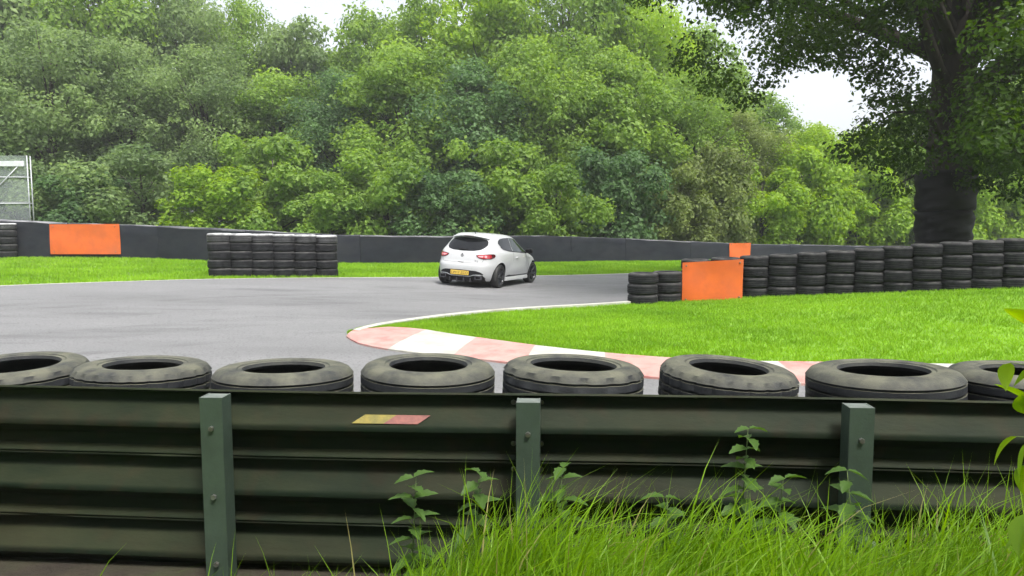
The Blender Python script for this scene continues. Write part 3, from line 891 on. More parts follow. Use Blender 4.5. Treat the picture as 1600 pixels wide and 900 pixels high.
        lo2 = [(.08, .85), (.16, .815), (.45, .795), (.7, .80), (.80, .825)]
        hi2 = [(.08, .868), (.2, .88), (.45, .889), (.7, .898), (.80, .895)]
        patch('red_lens', redm, lerp_cols(lo2, hi2, 18), corner, .014, 6, tl_)
        lo3 = [(.14, .838), (.30, .824), (.40, .822)]; hi3 = [(.14, .858), (.30, .866), (.40, .868)]
        patch('reverse_lens', pinkm, lerp_cols(lo3, hi3, 8), corner, .018, 4, tl_)
        lo3 = [(.46, .820), (.52, .817), (.58, .820)]; hi3 = [(.46, .868), (.52, .874), (.58, .872)]
        patch('indicator_lens', pinkm, lerp_cols(lo3, hi3, 8), corner, .018, 4, tl_)
        # front lamp
        def fcorner(u, v, o, sg=sg):
            z = v; a = (xf(z) - xr(z)) / 2; c = (xf(z) + xr(z)) / 2; n = nn(z); w = ww(z)
            th = math.atan2(.5 + .9 * u, 1.35 - .6 * u)
            ct, st = math.cos(th), math.sin(th); q = (abs(ct) ** n + abs(st) ** n) ** (-1 / n)
            return (c + a * ct * q + o * ct, sg * (w * st * q + o * st), z)
        patch('headlight', silver, lerp_cols([(0, .67), (.5, .66), (1, .74)], [(0, .72), (.5, .775), (1, .79)], 14), fcorner, .02, 6)
        # slit low on the bumper corner
        patch('bumper_slit', dark, lerp_cols([(.16, .268), (.62, .268)], [(.16, .282), (.62, .284)], 10), corner, .006, 2)
    # windscreen
    lo = [(-.66, 1.0), (0, .965), (.66, 1.0)]; hi = [(-.66, 1.12), (-.50, 1.345), (0, 1.365), (.50, 1.345), (.66, 1.12)]
    patch('windscreen', glass2, lerp_cols(lo, hi, 26), mf, .006, 10)
    # tailgate outline
    def seam(pts, name='tailgate_gap', t=.007):
        bm = bmesh.new(); tube(bm, [(rear(y, z) + .001, y, z) for y, z in pts], [t] * len(pts), 5)
        obj(name, mesh_bm(name, bm, True), dark, root)
    seam([(-.55 + 1.1 * i / 20, .672 - .010 * (1 - abs(2 * i / 20 - 1) ** 3)) for i in range(21)], t=.005)
    for sg in (-1, 1): seam([(sg * y, z) for y, z in ((.55, .672), (.575, .70), (.585, .74), (.59, .775))], t=.005)
    # emblem: upright diamond
    def flat(name, pts, m, y, z, th=.012, parent=root):
        bm = bmesh.new(); vs = [bm.verts.new((0, p[0], p[1])) for p in pts]; bm.faces.new(vs)
        r = bmesh.ops.extrude_face_region(bm, geom=list(bm.faces))
        for v in r['geom']:
            if isinstance(v, bmesh.types.BMVert): v.co.x += th + .012
        o = obj(name, mesh_bm(name, bm), m, parent); o.location = (rear(y, z) - th, y, z); return o
    em = flat('emblem', [(0, -.062), (.043, 0), (0, .062), (-.043, 0)], grey, 0, .845)
    flat('emblem_centre', [(0, -.030), (.018, 0), (0, .030), (-.018, 0)], paint, 0, .845, .016).parent = root
    flat('boot_release', [(-.085, .010), (-.06, -.020), (.06, -.020), (.085, .010)], dark, 0, .665, .008)
    # writing
    def text(name, body_, size, m, loc, parent=root, rot=(R(90), 0, R(-90))):
        cu = bpy.data.curves.new(name, 'FONT'); cu.body = body_; cu.size = size; cu.extrude = .002; cu.align_x = 'CENTER'; cu.align_y = 'CENTER'
        to = bpy.data.objects.new('text_tmp', cu); C.objects.link(to)
        me = bpy.data.meshes.new_from_object(to.evaluated_get(bpy.context.evaluated_depsgraph_get())); bpy.data.objects.remove(to)
        me.name = name; me.materials.clear()
        o = obj(name, me, m, parent); o.location = loc; o.rotation_euler = rot; return o
    text('badge', 'R.S.', .065, grey, (rear(-.43, .71) - .006, -.43, .71))
    # lower black section round the plate
    lo = [(-.62, .36), (-.56, .345), (-.40, .345), (.40, .345), (.56, .345), (.62, .36)]
    hi = [(-.62, .375), (-.57, .425), (-.44, .462), (0, .472), (.44, .462), (.57, .425), (.62, .375)]
    patch('bumper_insert', dark, lerp_cols(lo, hi, 30), mr, .006, 6)
    lo = [(-.64, .165), (.64, .165)]; hi = [(-.64, .30), (-.59, .352), (.59, .352), (.64, .30)]
    df = patch('diffuser', dark, lerp_cols(lo, hi, 30), mr, .012, 8)
    for y in (-.30, -.10, .10, .30):
        bm = bmesh.new(); box(bm, -.05, .05, -.008, .008, -.075, .03, bev=.004)
        obj('diffuser_fin', mesh_bm('diffuser_fin', bm), grey, df).location = (rear(y, .22) - .02, y, .225)
    # silver line dipping under the plate
    bm = bmesh.new()
    pts = [(-.59, .350), (-.45, .352), (-.38, .345), (-.30, .315), (-.26, .307), (0, .303), (.26, .307), (.30, .315), (.38, .345), (.45, .352), (.59, .350)]
    P2 = []
    for (y0, z0), (y1, z1) in zip(pts[:-1], pts[1:]):
        for k in range(3): P2.append((y0 + (y1 - y0) * k / 3, z0 + (z1 - z0) * k / 3))
    P2.append(pts[-1])
    tube(bm, [(rear(y, z) - .014, y, z) for y, z in P2], [.011] * len(P2), 6)
    obj('trim_line', mesh_bm('trim_line', bm, True), silver, root)
    # twin exhausts
    for sg in (-1, 1):
        bm = bmesh.new()
        for (a_, b_, c_, d_) in ((-.085, .085, .034, .046), (-.085, .085, -.046, -.034), (-.085, -.071, -.034, .034), (.071, .085, -.034, .034)):
            box(bm, -.07, .05, a_, b_, c_, d_, bev=.004)
        ex = obj('exhaust', mesh_bm('exhaust', bm), grey, root); ex.location = (rear(.5, .275) - .005, sg * .51, .278)
        bm = bmesh.new(); box(bm, -.02, .04, -.072, .072, -.035, .035)
        obj('exhaust_hole', mesh_bm('exhaust_hole', bm), dark, ex)
    # plate
    bm = bmesh.new(); box(bm, -.006, .006, -.262, .262, -.056, .056, bev=.004)
    pl = obj('number_plate', mesh_bm('number_plate', bm), platem, root); pl.location = (rear(.2, .39) - .028, 0, .392)
    text('plate_text', 'LW17 ZCO', .098, ink, (-.008, 0, -.002), pl)
    # wheels
    tprof = [(.232, .095), (.25, .108), (.285, .112), (.306, .100), (.318, .075), (.318, .02), (.312, .018), (.312, .006), (.318, .004), (.318, -.075), (.306, -.100), (.285, -.112), (.25, -.108), (.232, -.095)]
    v, f = lathe(tprof, 40); tme = mesh_np('tyre', v, [q[::-1] for q in f], True); tme.set_sharp_from_angle(angle=R(40)); tme.materials.append(tyrem)
    rb = bmesh.new()
    rprof = [(.236, .098), (.224, .100), (.216, .085), (.205, .04), (.20, -.09), (.235, -.095)]
    v, f = lathe(rprof, 40, False)
    vv = [rb.verts.new(c) for c in v]
    for q in f: rb.faces.new([vv[i] for i in q])
    for k in range(5):
        for s_ in (-1, 1):
            a = 2 * math.pi * k / 5 + s_ * .17
            Mx = Matrix.Rotation(a, 4, 'Z')
            tube(rb, [Mx @ Vector((.04, 0, .055)), Mx @ Vector((.13, 0, .075)), Mx @ Vector((.218, 0, .088))], [.020, .015, .017], 6)
    bmesh.ops.create_cone(rb, segments=20, radius1=.062, radius2=.05, depth=.05, cap_ends=True, matrix=Matrix.Translation((0, 0, .06)))
    rme = mesh_bm('rim', rb, True, 40); rme.materials.append(rimm)
    db = bmesh.new(); bmesh.ops.create_cone(db, segments=32, radius1=.165, radius2=.165, depth=.025, cap_ends=True, matrix=Matrix.Translation((0, 0, -.01)))
    dme = mesh_bm('brake_disc', db); dme.materials.append(grey)
    for xa in AX:
        for sg in (-1, 1):
            wh = obj('wheel', tme, None, root); wh.location = (xa, sg * .765, WR)
            wh.rotation_euler = (R(90) if sg < 0 else R(-90), random.uniform(0, 6), 0)
            if xa > 0: wh.rotation_euler = Matrix.Rotation(R(-6), 3, 'Z').to_4x4().to_3x3().__matmul__(wh.rotation_euler.to_matrix()).to_euler()
            obj('rim', rme, None, wh); obj('brake_disc', dme, None, wh)
    return root
car = build_car()
car['label'] = 'white three-door hot hatchback with black wheels driving away on the track'
def place_car():
    phi = R(CAR_PHI)
    fwd = Vector((math.sin(phi), math.cos(phi), 0)); rt = Vector((math.cos(phi), -math.sin(phi), 0))
    c = Vector((CAR_X, CAR_Y, 0))
    def gp(a, b):
        p = c + fwd * a + rt * b; return Vector((p.x, p.y, float(gz(p.x, p.y)) + .012))
    fr, fl, rr, rl = gp(1.32, .765), gp(1.32, -.765), gp(-1.27, .765), gp(-1.27, -.765)
    X = ((fr + fl) - (rr + rl)).normalized(); Yv = ((fl + rl) - (fr + rr)); Yv = (Yv - X * X.dot(Yv)).normalized(); Z = X.cross(Yv)
    o = (fr + fl + rr + rl) / 4
    m = Matrix((X, Yv, Z)).transposed().to_4x4(); m.translation = o - X * .025 - Z * .002
    car.matrix_world = m
CAR_X, CAR_Y, CAR_PHI = -0.68, 21.5, 21.0
place_car()

# ------------------------------------------------------------------ trees
def leaf_quads(c, nrm, size, rs, asp=0.62):
    """rhombic leaf faces: centres, normals, sizes -> verts, faces"""
    n = len(c)
    r = rs.normal(size=(n, 3)); t = np.cross(nrm, r); t /= np.linalg.norm(t, axis=1)[:, None] + 1e-9
    b = np.cross(nrm, t)
    h = size[:, None] * .5
    fold = nrm * size[:, None] * .10
    v = np.stack([c - t * h, c + b * h * asp + fold, c + t * h, c - b * h * asp + fold], 1).reshape(-1, 3)
    f = np.arange(n * 4).reshape(n, 4)
    return v, f
def set_tint(me, tint):
    a = me.attributes.new('tint', 'FLOAT', 'FACE'); a.data.foreach_set('value', np.asarray(tint, np.float32))
def clusters_to_crown(name, cc, cr, nleaf, leaf, rs, flat=0.75):
    w = cr ** 2; k = rs.choice(len(cc), nleaf, p=w / w.sum())
    d = rs.normal(size=(nleaf, 3)); d /= np.linalg.norm(d, axis=1)[:, None]
    rad = cr[k] * (0.30 + 0.80 * rs.random(nleaf) ** 0.6) * np.where(rs.random(nleaf) < .16, rs.uniform(1.1, 1.65, nleaf), 1)
    off = d * rad[:, None]; off[:, 2] *= flat
    off[:, 2] -= 0.12 * cr[k] * (d[:, 0] ** 2 + d[:, 1] ** 2)
    c = cc[k] + off
    n = d * .9 + rs.normal(size=(nleaf, 3)) * .55 + np.array([0, 0, .55]); n /= np.linalg.norm(n, axis=1)[:, None]
    s = leaf * rs.uniform(.65, 1.35, nleaf)
    v, f = leaf_quads(c, n, s, rs)
    me = mesh_np(name, v, f)
    ct = rs.random(len(cc))
    set_tint(me, np.clip(.55 * rs.random(nleaf) + .45 * ct[k], 0, 1))
    return me
def trunk_mesh(name, h, r, cc, rs, nl=9):
    bm = bmesh.new()
    lean = rs.normal(0, .03, 2)
    pts = [(lean[0] * h * t * t, lean[1] * h * t * t, h * t - .15) for t in (0, .06, .2, .45, .7, 1)]
    tube(bm, pts, [r * 1.5, r * 1.1, r, r * .8, r * .5, r * .12], 9)
    for k in rs.choice(len(cc), min(nl, len(cc)), replace=False):
        e = cc[k]; z0 = min(max(e[2] * .55, h * .18), h * .8)
        s0 = np.array([lean[0] * h * (z0 / h) ** 2, lean[1] * h * (z0 / h) ** 2, z0])
        mid = (s0 + e) / 2 + np.array([0, 0, .06 * h])
        rr = r * .42 * (1 - z0 / h * .5)
        tube(bm, [s0, mid, e], [rr, rr * .6, rr * .12], 6)
    return mesh_bm(name, bm, True)
VAR = []
def make_variant(seed, kind):
    rs = np.random.default_rng(seed)
    if kind == 'tree':       # unit tree: height 10, radius about 3.6
        n = 85; cc = []
        while len(cc) < n:
            p = rs.uniform(-1, 1, 3)
            if np.linalg.norm(p) > 1 or np.linalg.norm(p) < .42: continue
            cc.append(p)
        cc = np.array(cc); cc[:, :2] *= (1.0 - .28 * np.clip(cc[:, 2:3], -1, 1))
        cc = cc * np.array([2.9, 2.9, 3.9]) + np.array([0, 0, 5.7])
        cc += rs.normal(0, .25, cc.shape)
        cr = rs.uniform(.40, 1.15, n)
        sd = rs.normal(size=(34, 3)); sd /= np.linalg.norm(sd, axis=1)[:, None]; sd[:, 2] = np.abs(sd[:, 2]) * 1.1 - .25
        sc_ = sd * np.array([2.9, 2.9, 3.9]) * rs.uniform(1.0, 1.28, 34)[:, None] + np.array([0, 0, 5.7])
        sc_[:, 2] = np.minimum(sc_[:, 2], 10.6)
        cc = np.concatenate([cc, sc_]); cr = np.concatenate([cr, rs.uniform(.22, .5, 34)])
        return trunk_mesh('trunk', 9.0, .20, cc, rs, 26), clusters_to_crown('crown', cc, cr, 30000, (.16, .20, .235, .18)[seed % 4], rs)
    if kind == 'shrub':      # unit shrub: height 4, radius 2.2
        n = 44; cc = rs.uniform(-1, 1, (n, 3)); cc /= np.maximum(1, np.linalg.norm(cc, axis=1))[:, None]
        cc = cc * np.array([1.9, 1.5, 1.75]) + np.array([0, 0, 1.95]); cc[:, 2] += np.where(rs.random(n) < .25, rs.uniform(0, .9, n), 0); cr = rs.uniform(.25, .75, n)
        return trunk_mesh('trunk', 3.2, .09, cc, rs, 12), clusters_to_crown('crown', cc, cr, 14000, .17, rs)
TREES = [make_variant(100 + i, 'tree') for i in range(4)]
SHRUBS = [make_variant(200 + i, 'shrub') for i in range(3)]
def with_mat(name, me, m, parent):
    """a copy of a shared mesh with its own material on the object"""
    if len(me.materials) == 0: me.materials.append(M['bark'])
    o = obj(name, me, None, parent); o.material_slots[0].link = 'OBJECT'; o.material_slots[0].material = m
    return o
def plant(kind, px, Y, ytop, rad, pal, label, group, name, sink=0.0, cat='tree'):
    x = (px - 800) / F * Y * (cp + 0.0)      # lateral place on the line of sight
    x = at(px, 345, Y).x
    g = float(gz(x, Y))
    H = at(px, ytop, Y).z - g
    tm, cm = random.choice(TREES if kind == 'tree' else SHRUBS)
    h0, r0 = (10.0, 3.7) if kind == 'tree' else (4.0, 2.2)
    root = thing(name, label, cat, (x, Y, g - sink), random.uniform(0, 6.28), group)
    root.scale = (rad / r0, rad / r0, H / h0)
    with_mat('trunk', tm, M['bark'], root)
    with_mat('crown', cm, M['leaf_' + pal], root)
    return root
PAL = {'sage': 'sage green', 'mid': 'mid green', 'dark': 'dark blue-green', 'lime': 'bright yellow-green', 'olive': 'olive green'}
back = [(-120, 56, -90, 7, 'sage'), (30, 58, -110, 7, 'sage'), (170, 60, -90, 7, 'mid'), (290, 62, -60, 6, 'sage'), (390, 64, -5, 5.4, 'mid'), (480, 63, 28, 5.4, 'sage'), (575, 63, 12, 5.4, 'mid'),
        (665, 60, -20, 6, 'mid'), (770, 58, -70, 6.5, 'lime'), (880, 58, -80, 6.5, 'mid'), (985, 60, -50, 6, 'lime'), (1080, 62, 30, 5.2, 'mid'), (1165, 66, 130, 5.0, 'mid'), (1265, 68, 190, 5.0, 'lime'), (1360, 66, 196, 5, 'lime'), (1470, 64, 150, 6, 'mid'), (1570, 62, 110, 6, 'mid'), (1690, 62, 90, 7, 'dark')]
mid = [(-60, 44, 40, 4.8, 'sage'), (85, 45, 20, 5, 'sage'), (210, 47, 60, 4.8, 'sage'), (330, 48, 70, 4.8, 'sage'), (440, 49, 105, 4.5, 'mid'), (540, 48, 110, 4.5, 'dark'), (635, 47, 60, 5, 'mid'),
       (740, 46, 90, 4.8, 'dark'), (850, 47, 40, 5, 'mid'), (960, 48, 70, 4.8, 'mid'), (1060, 52, 110, 4.6, 'mid'), (1150, 54, 170, 4.4, 'olive'), (1240, 55, 200, 4.2, 'lime'), (1330, 56, 205, 4.2, 'lime'), (1430, 56, 215, 4.2, 'mid'), (1560, 56, 190, 4.8, 'mid')]
for row, lst in (('back', back), ('front', mid)):
    for i, (px, Y, yt, rad, pal) in enumerate(lst):
        plant('tree', px, Y, yt, rad, pal, '%s broadleaf tree, %s from the left in the %s row of the wood' % (PAL[pal], ORD[i], row), 'trees of the %s row of the wood' % row, 'broadleaf_tree')
shr = [(-90, 36, 250, 3.2, 'sage'), (30, 37, 235, 3.2, 'sage'), (130, 37, 265, 3.0, 'dark'), (225, 38, 225, 3.4, 'sage'), (335, 37.5, 250, 3.0, 'lime'), (430, 38.5, 200, 3.4, 'mid'), (520, 37, 260, 2.8, 'mid'), (605, 38, 215, 3.2, 'mid'),
       (695, 37, 255, 2.8, 'dark'), (780, 38.5, 205, 3.3, 'mid'), (870, 38.5, 255, 2.8, 'mid'), (955, 42, 220, 3.4, 'dark'), (1040, 44, 250, 3.2, 'olive'), (1115, 47, 220, 3.4, 'olive'), (1190, 48.5, 250, 3.2, 'lime'), (1265, 50, 215, 3.4, 'lime'),
       (1340, 51, 250, 3.2, 'lime'), (1410, 52, 220, 3.4, 'mid'), (1480, 53, 250, 3.2, 'lime'), (1550, 54, 225, 3.4, 'lime'), (1625, 55, 250, 3.2, 'mid'), (1720, 56, 230, 3.5, 'mid')]
for i, (px, Y, yt, rad, pal) in enumerate(shr):
    plant('shrub', px, Y, yt, rad, pal, '%s shrub behind the far barrier, %s from the left along the wood edge' % (PAL[pal], ORD[i] if i < 20 else 'twenty-' + ORD[i - 20]), 'shrubs along the wood edge', 'shrub', cat='shrub')
# deep wood behind, reads as one mass
def deep_wood():
    rs = np.random.default_rng(5); n = 16000
    px = rs.uniform(-500, 2100, n); Y = rs.uniform(68, 86, n)
    top = np.interp(px, [-500, 330, 420, 560, 660, 1020, 1100, 1200, 1380, 2100], [40, 60, 110, 105, 70, 70, 130, 215, 225, 200])
    x = (px - 800) / F * Y
    ztop = 1.82 + (345 - top) / F * Y
    z = gz(x, Y) + (ztop - gz(x, Y)) * rs.random(n)
    c = np.stack([x, Y, z], 1); nn = rs.normal(size=(n, 3)) + np.array([0, -.8, .5]); nn /= np.linalg.norm(nn, axis=1)[:, None]
    v, f = leaf_quads(c, nn, rs.uniform(.7, 1.3, n), rs, .8); me = mesh_np('deep_wood', v, f); set_tint(me, rs.random(n) * .5)
    tag(obj('deep_wood', me, M['leaf_dark']), 'deep shaded wood behind the rows of trees, one dark mass of leaves', 'wood', kind='stuff')
deep_wood()

# ------------------------------------------------------------------ the big wrapped tree on the right
def big_tree():
    rs = np.random.default_rng(31)
    Y0 = 21.5
    b = at(1473, 380, Y0); x0 = b.x; g = float(gz(x0, Y0))
    root = thing('wrapped_tree', 'big dark broadleaf tree with a black-wrapped trunk behind the island tyre wall', 'tree', (x0, Y0, g))
    O = np.array([x0, Y0, g])
    low = lambda px: np.interp(px, [900, 1000, 1060, 1100, 1200, 1280, 1360, 1385, 1440, 1520, 1600, 1800, 2200], [-60, 15, 60, 75, 100, 100, 100, 262, 265, 262, 285, 290, 270])
    cc = []; cr = []
    while len(cc) < 380:
        px = rs.uniform(985, 2050); Y = rs.uniform(15.0, 28.5)
        py = rs.uniform(-420, 270)
        x = at(px, py, Y)
        r = rs.uniform(.55, 1.25)
        rp = r / Y * F
        if py + rp * .62 > low(px): continue
        if 1170 < px + rp * .9 and px - rp * .9 < 1368 and py + rp * .7 > 104: continue
        d = Vector((x.x - x0, x.y - Y0)).length
        if 1418 < px + rp * .5 and px - rp * .5 < 1515 and Y < 21 and 40 < py: continue
        if d > 11.2 or x.z > 17 - .05 * d * d: continue
        cc.append((x.x - x0, x.y - Y0, x.z - g)); cr.append(r)
    # clumps that hang low beside the gap in the canopy
    for px, py, Y, r in ((1120, 120, 22, .8), (1165, 150, 23, .6), (1085, 85, 21, .8), (1390, 175, 19, .8), (1375, 215, 18.5, .7), (1330, 232, 19, .6), (1410, 235, 19, .7), (1550, 180, 18.5, 1.0), (1590, 235, 18, .9), (1230, 95, 21, .5), (1300, 88, 21, .5), (1350, 120, 20, .45), (1545, 262, 23, .7), (1400, 290, 24, .6), (1520, 225, 18, .8), (1580, 120, 18, 1), (1395, 245, 20, .7), (1350, 205, 20, .5), (1240, 85, 20, .5), (1280, 90, 19, .45), (1330, 95, 20, .5), (1200, 120, 21, .5), (1400, 100, 20, .75), (1385, 145, 19.5, .6), (1425, 150, 19, .6), (1350, 72, 20, .7), (1390, 55, 19, .8), (1300, 60, 20, .7), (1420, 200, 19, .6), (1250, 60, 20.5, .7), (1200, 85, 21, .6), (1370, 108, 21, .5), (1530, 275, 19.5, .6), (1585, 285, 19, .7), (1440, 255, 18.5, .45)):
        p = at(px, py, Y); cc.append((p.x - x0, p.y - Y0, p.z - g)); cr.append(r)
    cc = np.array(cc); cr = np.array(cr)
    obj('crown', clusters_to_crown('crown', cc, cr, 210000, .13, rs, .7), M['leaf_oak'], root)
    bm = bmesh.new()
    zw = at(1473, 270, Y0).z - g
    tube(bm, [(0, 0, -.3), (0, 0, zw * .5), (.05, 0, zw), (.10, 0, zw + 1.2), (.1, .05, zw + 3), (.2, .1, zw + 6), (.1, .3, zw + 10)], [.75, .66, .62, .60, .56, .40, .12], 16)
    for k in rs.choice(len(cc), 60, replace=False):
        e = cc[k]
        if e[0] < -3 and e[2] < 7.5: continue
        z0 = float(np.clip(e[2] * .62, zw + .4, zw + 7)); s0 = np.array([.12, .05, z0]); L_ = np.linalg.norm(e - s0)
        mid = s0 * .5 + e * .5 + np.array([0, 0, .10 * L_]) + rs.normal(0, .15, 3)
        rr = .05 + .017 * L_
        tube(bm, [s0, s0 * .75 + mid * .25 + rs.normal(0, .05, 3), mid, mid * .45 + e * .55 + rs.normal(0, .12, 3), e], [rr, rr * .85, rr * .6, rr * .4, rr * .12], 7)
    obj('trunk', mesh_bm('trunk', bm, True), M['bark'], root)
    # black wrap: three loose bands, wider at the top
    zs = [(-.2, zw * .38, .80), (zw * .38, zw * .66, .80), (zw * .66, zw + .02, .83)]
    for q, (z0, z1, r0) in enumerate(zs):
        bm = bmesh.new(); rings = []
        for j in range(17):
            t = j / 16; z = z0 + (z1 - z0) * t
            ring = []
            for k in range(40):
                a = 2 * math.pi * k / 40
                rr = (.69 + .12 * (z / zw)) + .012 * math.sin(5 * a + q * 2) + .022 * math.sin(t * 11 + 3 * a + q * 1.7) + .012 * math.sin(t * 23 - 5 * a) - (.05 if j in (0, 16) else 0)
                ring.append(bm.verts.new((rr * math.cos(a), rr * math.sin(a), z + .01 * math.sin(3 * a + q))))
            rings.append(ring)
        for r0_, r1_ in zip(rings[:-1], rings[1:]):
            for k in range(40): bm.faces.new((r0_[k], r0_[(k + 1) % 40], r1_[(k + 1) % 40], r1_[k]))
        inner = [bm.verts.new((v.co.x * .78, v.co.y * .78, v.co.z)) for v in rings[-1]]
        for k in range(40): bm.faces.new((rings[-1][k], rings[-1][(k + 1) % 40], inner[(k + 1) % 40], inner[k]))
        obj('trunk_wrap', mesh_bm('trunk_wrap', bm, True, 50), M['wrap'], root)
big_tree()

# ------------------------------------------------------------------ unseen trees added behind the viewpoint to shade the guardrail
for i, (x, y, H_, rad, pal) in enumerate(((-9.5, -6.5, 13, 4.8, 'mid'), (-3.0, -8.0, 14, 5.0, 'dark'), (3.8, -7.0, 13, 4.8, 'mid'), (10.0, -6.0, 14, 5.0, 'mid'), (-15.5, -9, 14, 5.0, 'dark'), (16.5, -8, 14, 5.0, 'dark'))):
    tm, cm = TREES[i % 4]; g = float(gz(x, y))
    root = thing('broadleaf_tree', '%s broadleaf tree added out of view to shade the guardrail, %s of its row' % (PAL[pal], ORD[(1, 2, 3, 4, 0, 5)[i]]), 'tree', (x, y, g), i * 1.3, 'unseen trees added to shade the guardrail')
    root.scale = (rad / 3.7, rad / 3.7, H_ / 10.0)
    with_mat('trunk', tm, M['bark'], root); with_mat('crown', cm, M['leaf_' + pal], root)

# ------------------------------------------------------------------ scaffold at the left edge
def scaffold():
    bb = barrier_at(20)[0]; Y = bb[1] + 2.2
    root_p = at(-40, 380, Y); g = float(gz(root_p.x, Y))
    root = thing('scaffold_tower', 'pale steel scaffold with grey netting behind the barrier at the left edge', 'scaffold', (root_p.x, Y, g))
    xr_ = at(45, 300, Y).x - root_p.x; xl = at(-130, 300, Y).x - root_p.x
    zt = at(20, 243, Y).z - g; zb = at(20, 256, Y).z - g; zm = at(20, 277, Y).z - g; zl = at(20, 318, Y).z - g
    def pole(name, a, b, r=.028):
        bm = bmesh.new(); tube(bm, [a, b], [r, r], 8); obj(name, mesh_bm(name, bm, True), M['steel'], root)
    for x in (xl, (xl + xr_) / 2, xr_):
        for y in (0, .22): pole('upright', (x, y, 0), (x, y, zt))
    for z in (zm, zl): 
        for y in (-.05, .27): pole('ledger', (xl - .1, y, z), (xr_, y, z))
    bm = bmesh.new(); box(bm, xl - .1, xr_ - .08, -.10, -.05, zb - .11, zb + .11, bev=.01)
    obj('fascia_board', mesh_bm('fascia_board', bm), mat('pale board', (.62, .64, .66), (.5, .52, .54), 3, .6), root)
    pole('brace', ((xl + xr_) / 2 - .2, -.06, zl - .6), (xr_ - .35, -.06, zb - .1))
    bm = bmesh.new(); box(bm, xl, xr_ - .05, 0.03, .2, zl + .04, zl + .08); obj('deck', mesh_bm('deck', bm), M['concrete'], root)
    # net
    m = bpy.data.materials.new('grey netting'); t, N, L = nodes(m); b = N['Principled BSDF']; b.inputs['Base Color'].default_value = (.30, .34, .34, 1); b.inputs['Roughness'].default_value = .9
    tr = N.new('ShaderNodeBsdfTransparent'); mx = N.new('ShaderNodeMixShader'); mx.inputs[0].default_value = .42
    L.new(tr.outputs[0], mx.inputs[1]); L.new(b.outputs[0], mx.inputs[2]); L.new(mx.outputs[0], N['Material Output'].inputs['Surface'])
    v = []; nx, nz = 12, 8
    for i in range(nx + 1):
        for j in range(nz + 1): v.append((xl + (xr_ - xl) * i / nx, -.03 + .02 * math.sin(i * 1.3 + j), .3 + (zt - .3) * j / nz))
    f = [(i * (nz + 1) + j, (i + 1) * (nz + 1) + j, (i + 1) * (nz + 1) + j + 1, i * (nz + 1) + j + 1) for i in range(nx) for j in range(nz)]
    obj('netting', mesh_np('netting', v, f, True), m, root)
scaffold()

# ------------------------------------------------------------------ mown grass
def in_strip(A, B, n, rs, power=1.0):
    i = rs.uniform(0, len(A) - 1.001, n); k = i.astype(int); u = (i - k)[:, None]
    a = A[k] * (1 - u) + A[k + 1] * u; b = B[k] * (1 - u) + B[k + 1] * u
    t = rs.random(n)[:, None]
    return a * (1 - t) + b * t
def tufts(name, P, h, w, m, rs, lift, label, cat, blades=3, spread=.02):
    n = len(P) * blades; Q = np.repeat(P, blades, 0) + rs.normal(0, spread, (n, 2))
    z = gz(Q[:, 0], Q[:, 1]) + lift
    a = rs.uniform(0, 2 * np.pi, n); hh = h * rs.uniform(.5, 1.3, n); ww_ = w * rs.uniform(.7, 1.3, n)
    ln = rs.normal(0, .45, (n, 2)) * hh[:, None]
    base = np.stack([Q[:, 0], Q[:, 1], z], 1)
    dx = np.stack([np.cos(a) * ww_, np.sin(a) * ww_, np.zeros(n)], 1)
    tip = base + np.stack([ln[:, 0], ln[:, 1], hh], 1)
    v = np.stack([base - dx, base + dx, tip], 1).reshape(-1, 3)
    me = mesh_np(name, v, np.arange(n * 3).reshape(n, 3)); 
    patch_ = .5 + .5 * np.sin(Q[:, 0] * .9 + 1.3 * np.sin(Q[:, 1] * .7)) * np.sin(Q[:, 1] * 1.1 + Q[:, 0] * .3)
    set_tint(me, np.clip(.50 * rs.random(n) + .38 * patch_ + .25 * np.sin(Q[:, 0] * 3.1 + 2 * np.sin(Q[:, 1] * 2.3)) * np.sin(Q[:, 1] * 3.7), 0, 1))
    return tag(obj(name, me, m), label, cat, kind='stuff')
rs = np.random.default_rng(11)
vis = slice(0, 75)
P = in_strip(IE[:78], KI[:78], 120000, rs); P = P[(P[:, 0] < 13)]
keep = rs.random(len(P)) < np.clip(14 / P[:, 1], .5, 1)
tufts('infield_grass', P[keep], .055, .0075, M['blade'], rs, .033, 'short bright mown grass covering the island inside the bend', 'grass')
BPn = resample(BP, n=150)
FEi = FE[(FE[:, 1] > 8) & (FE[:, 0] < 16)]
fe = resample(FEi, n=120); bi = BP[(BP[:, 0] > -26) & (BP[:, 0] < 17)]; bi = resample(bi, n=120)
P = in_strip(fe, bi, 60000, rs); P = P[P[:, 1] > 9]
tufts('verge_grass', P, .07, .014, M['blade'], rs, 0.0, 'strip of bright mown grass between the track and the far barrier', 'grass', 3, .04)

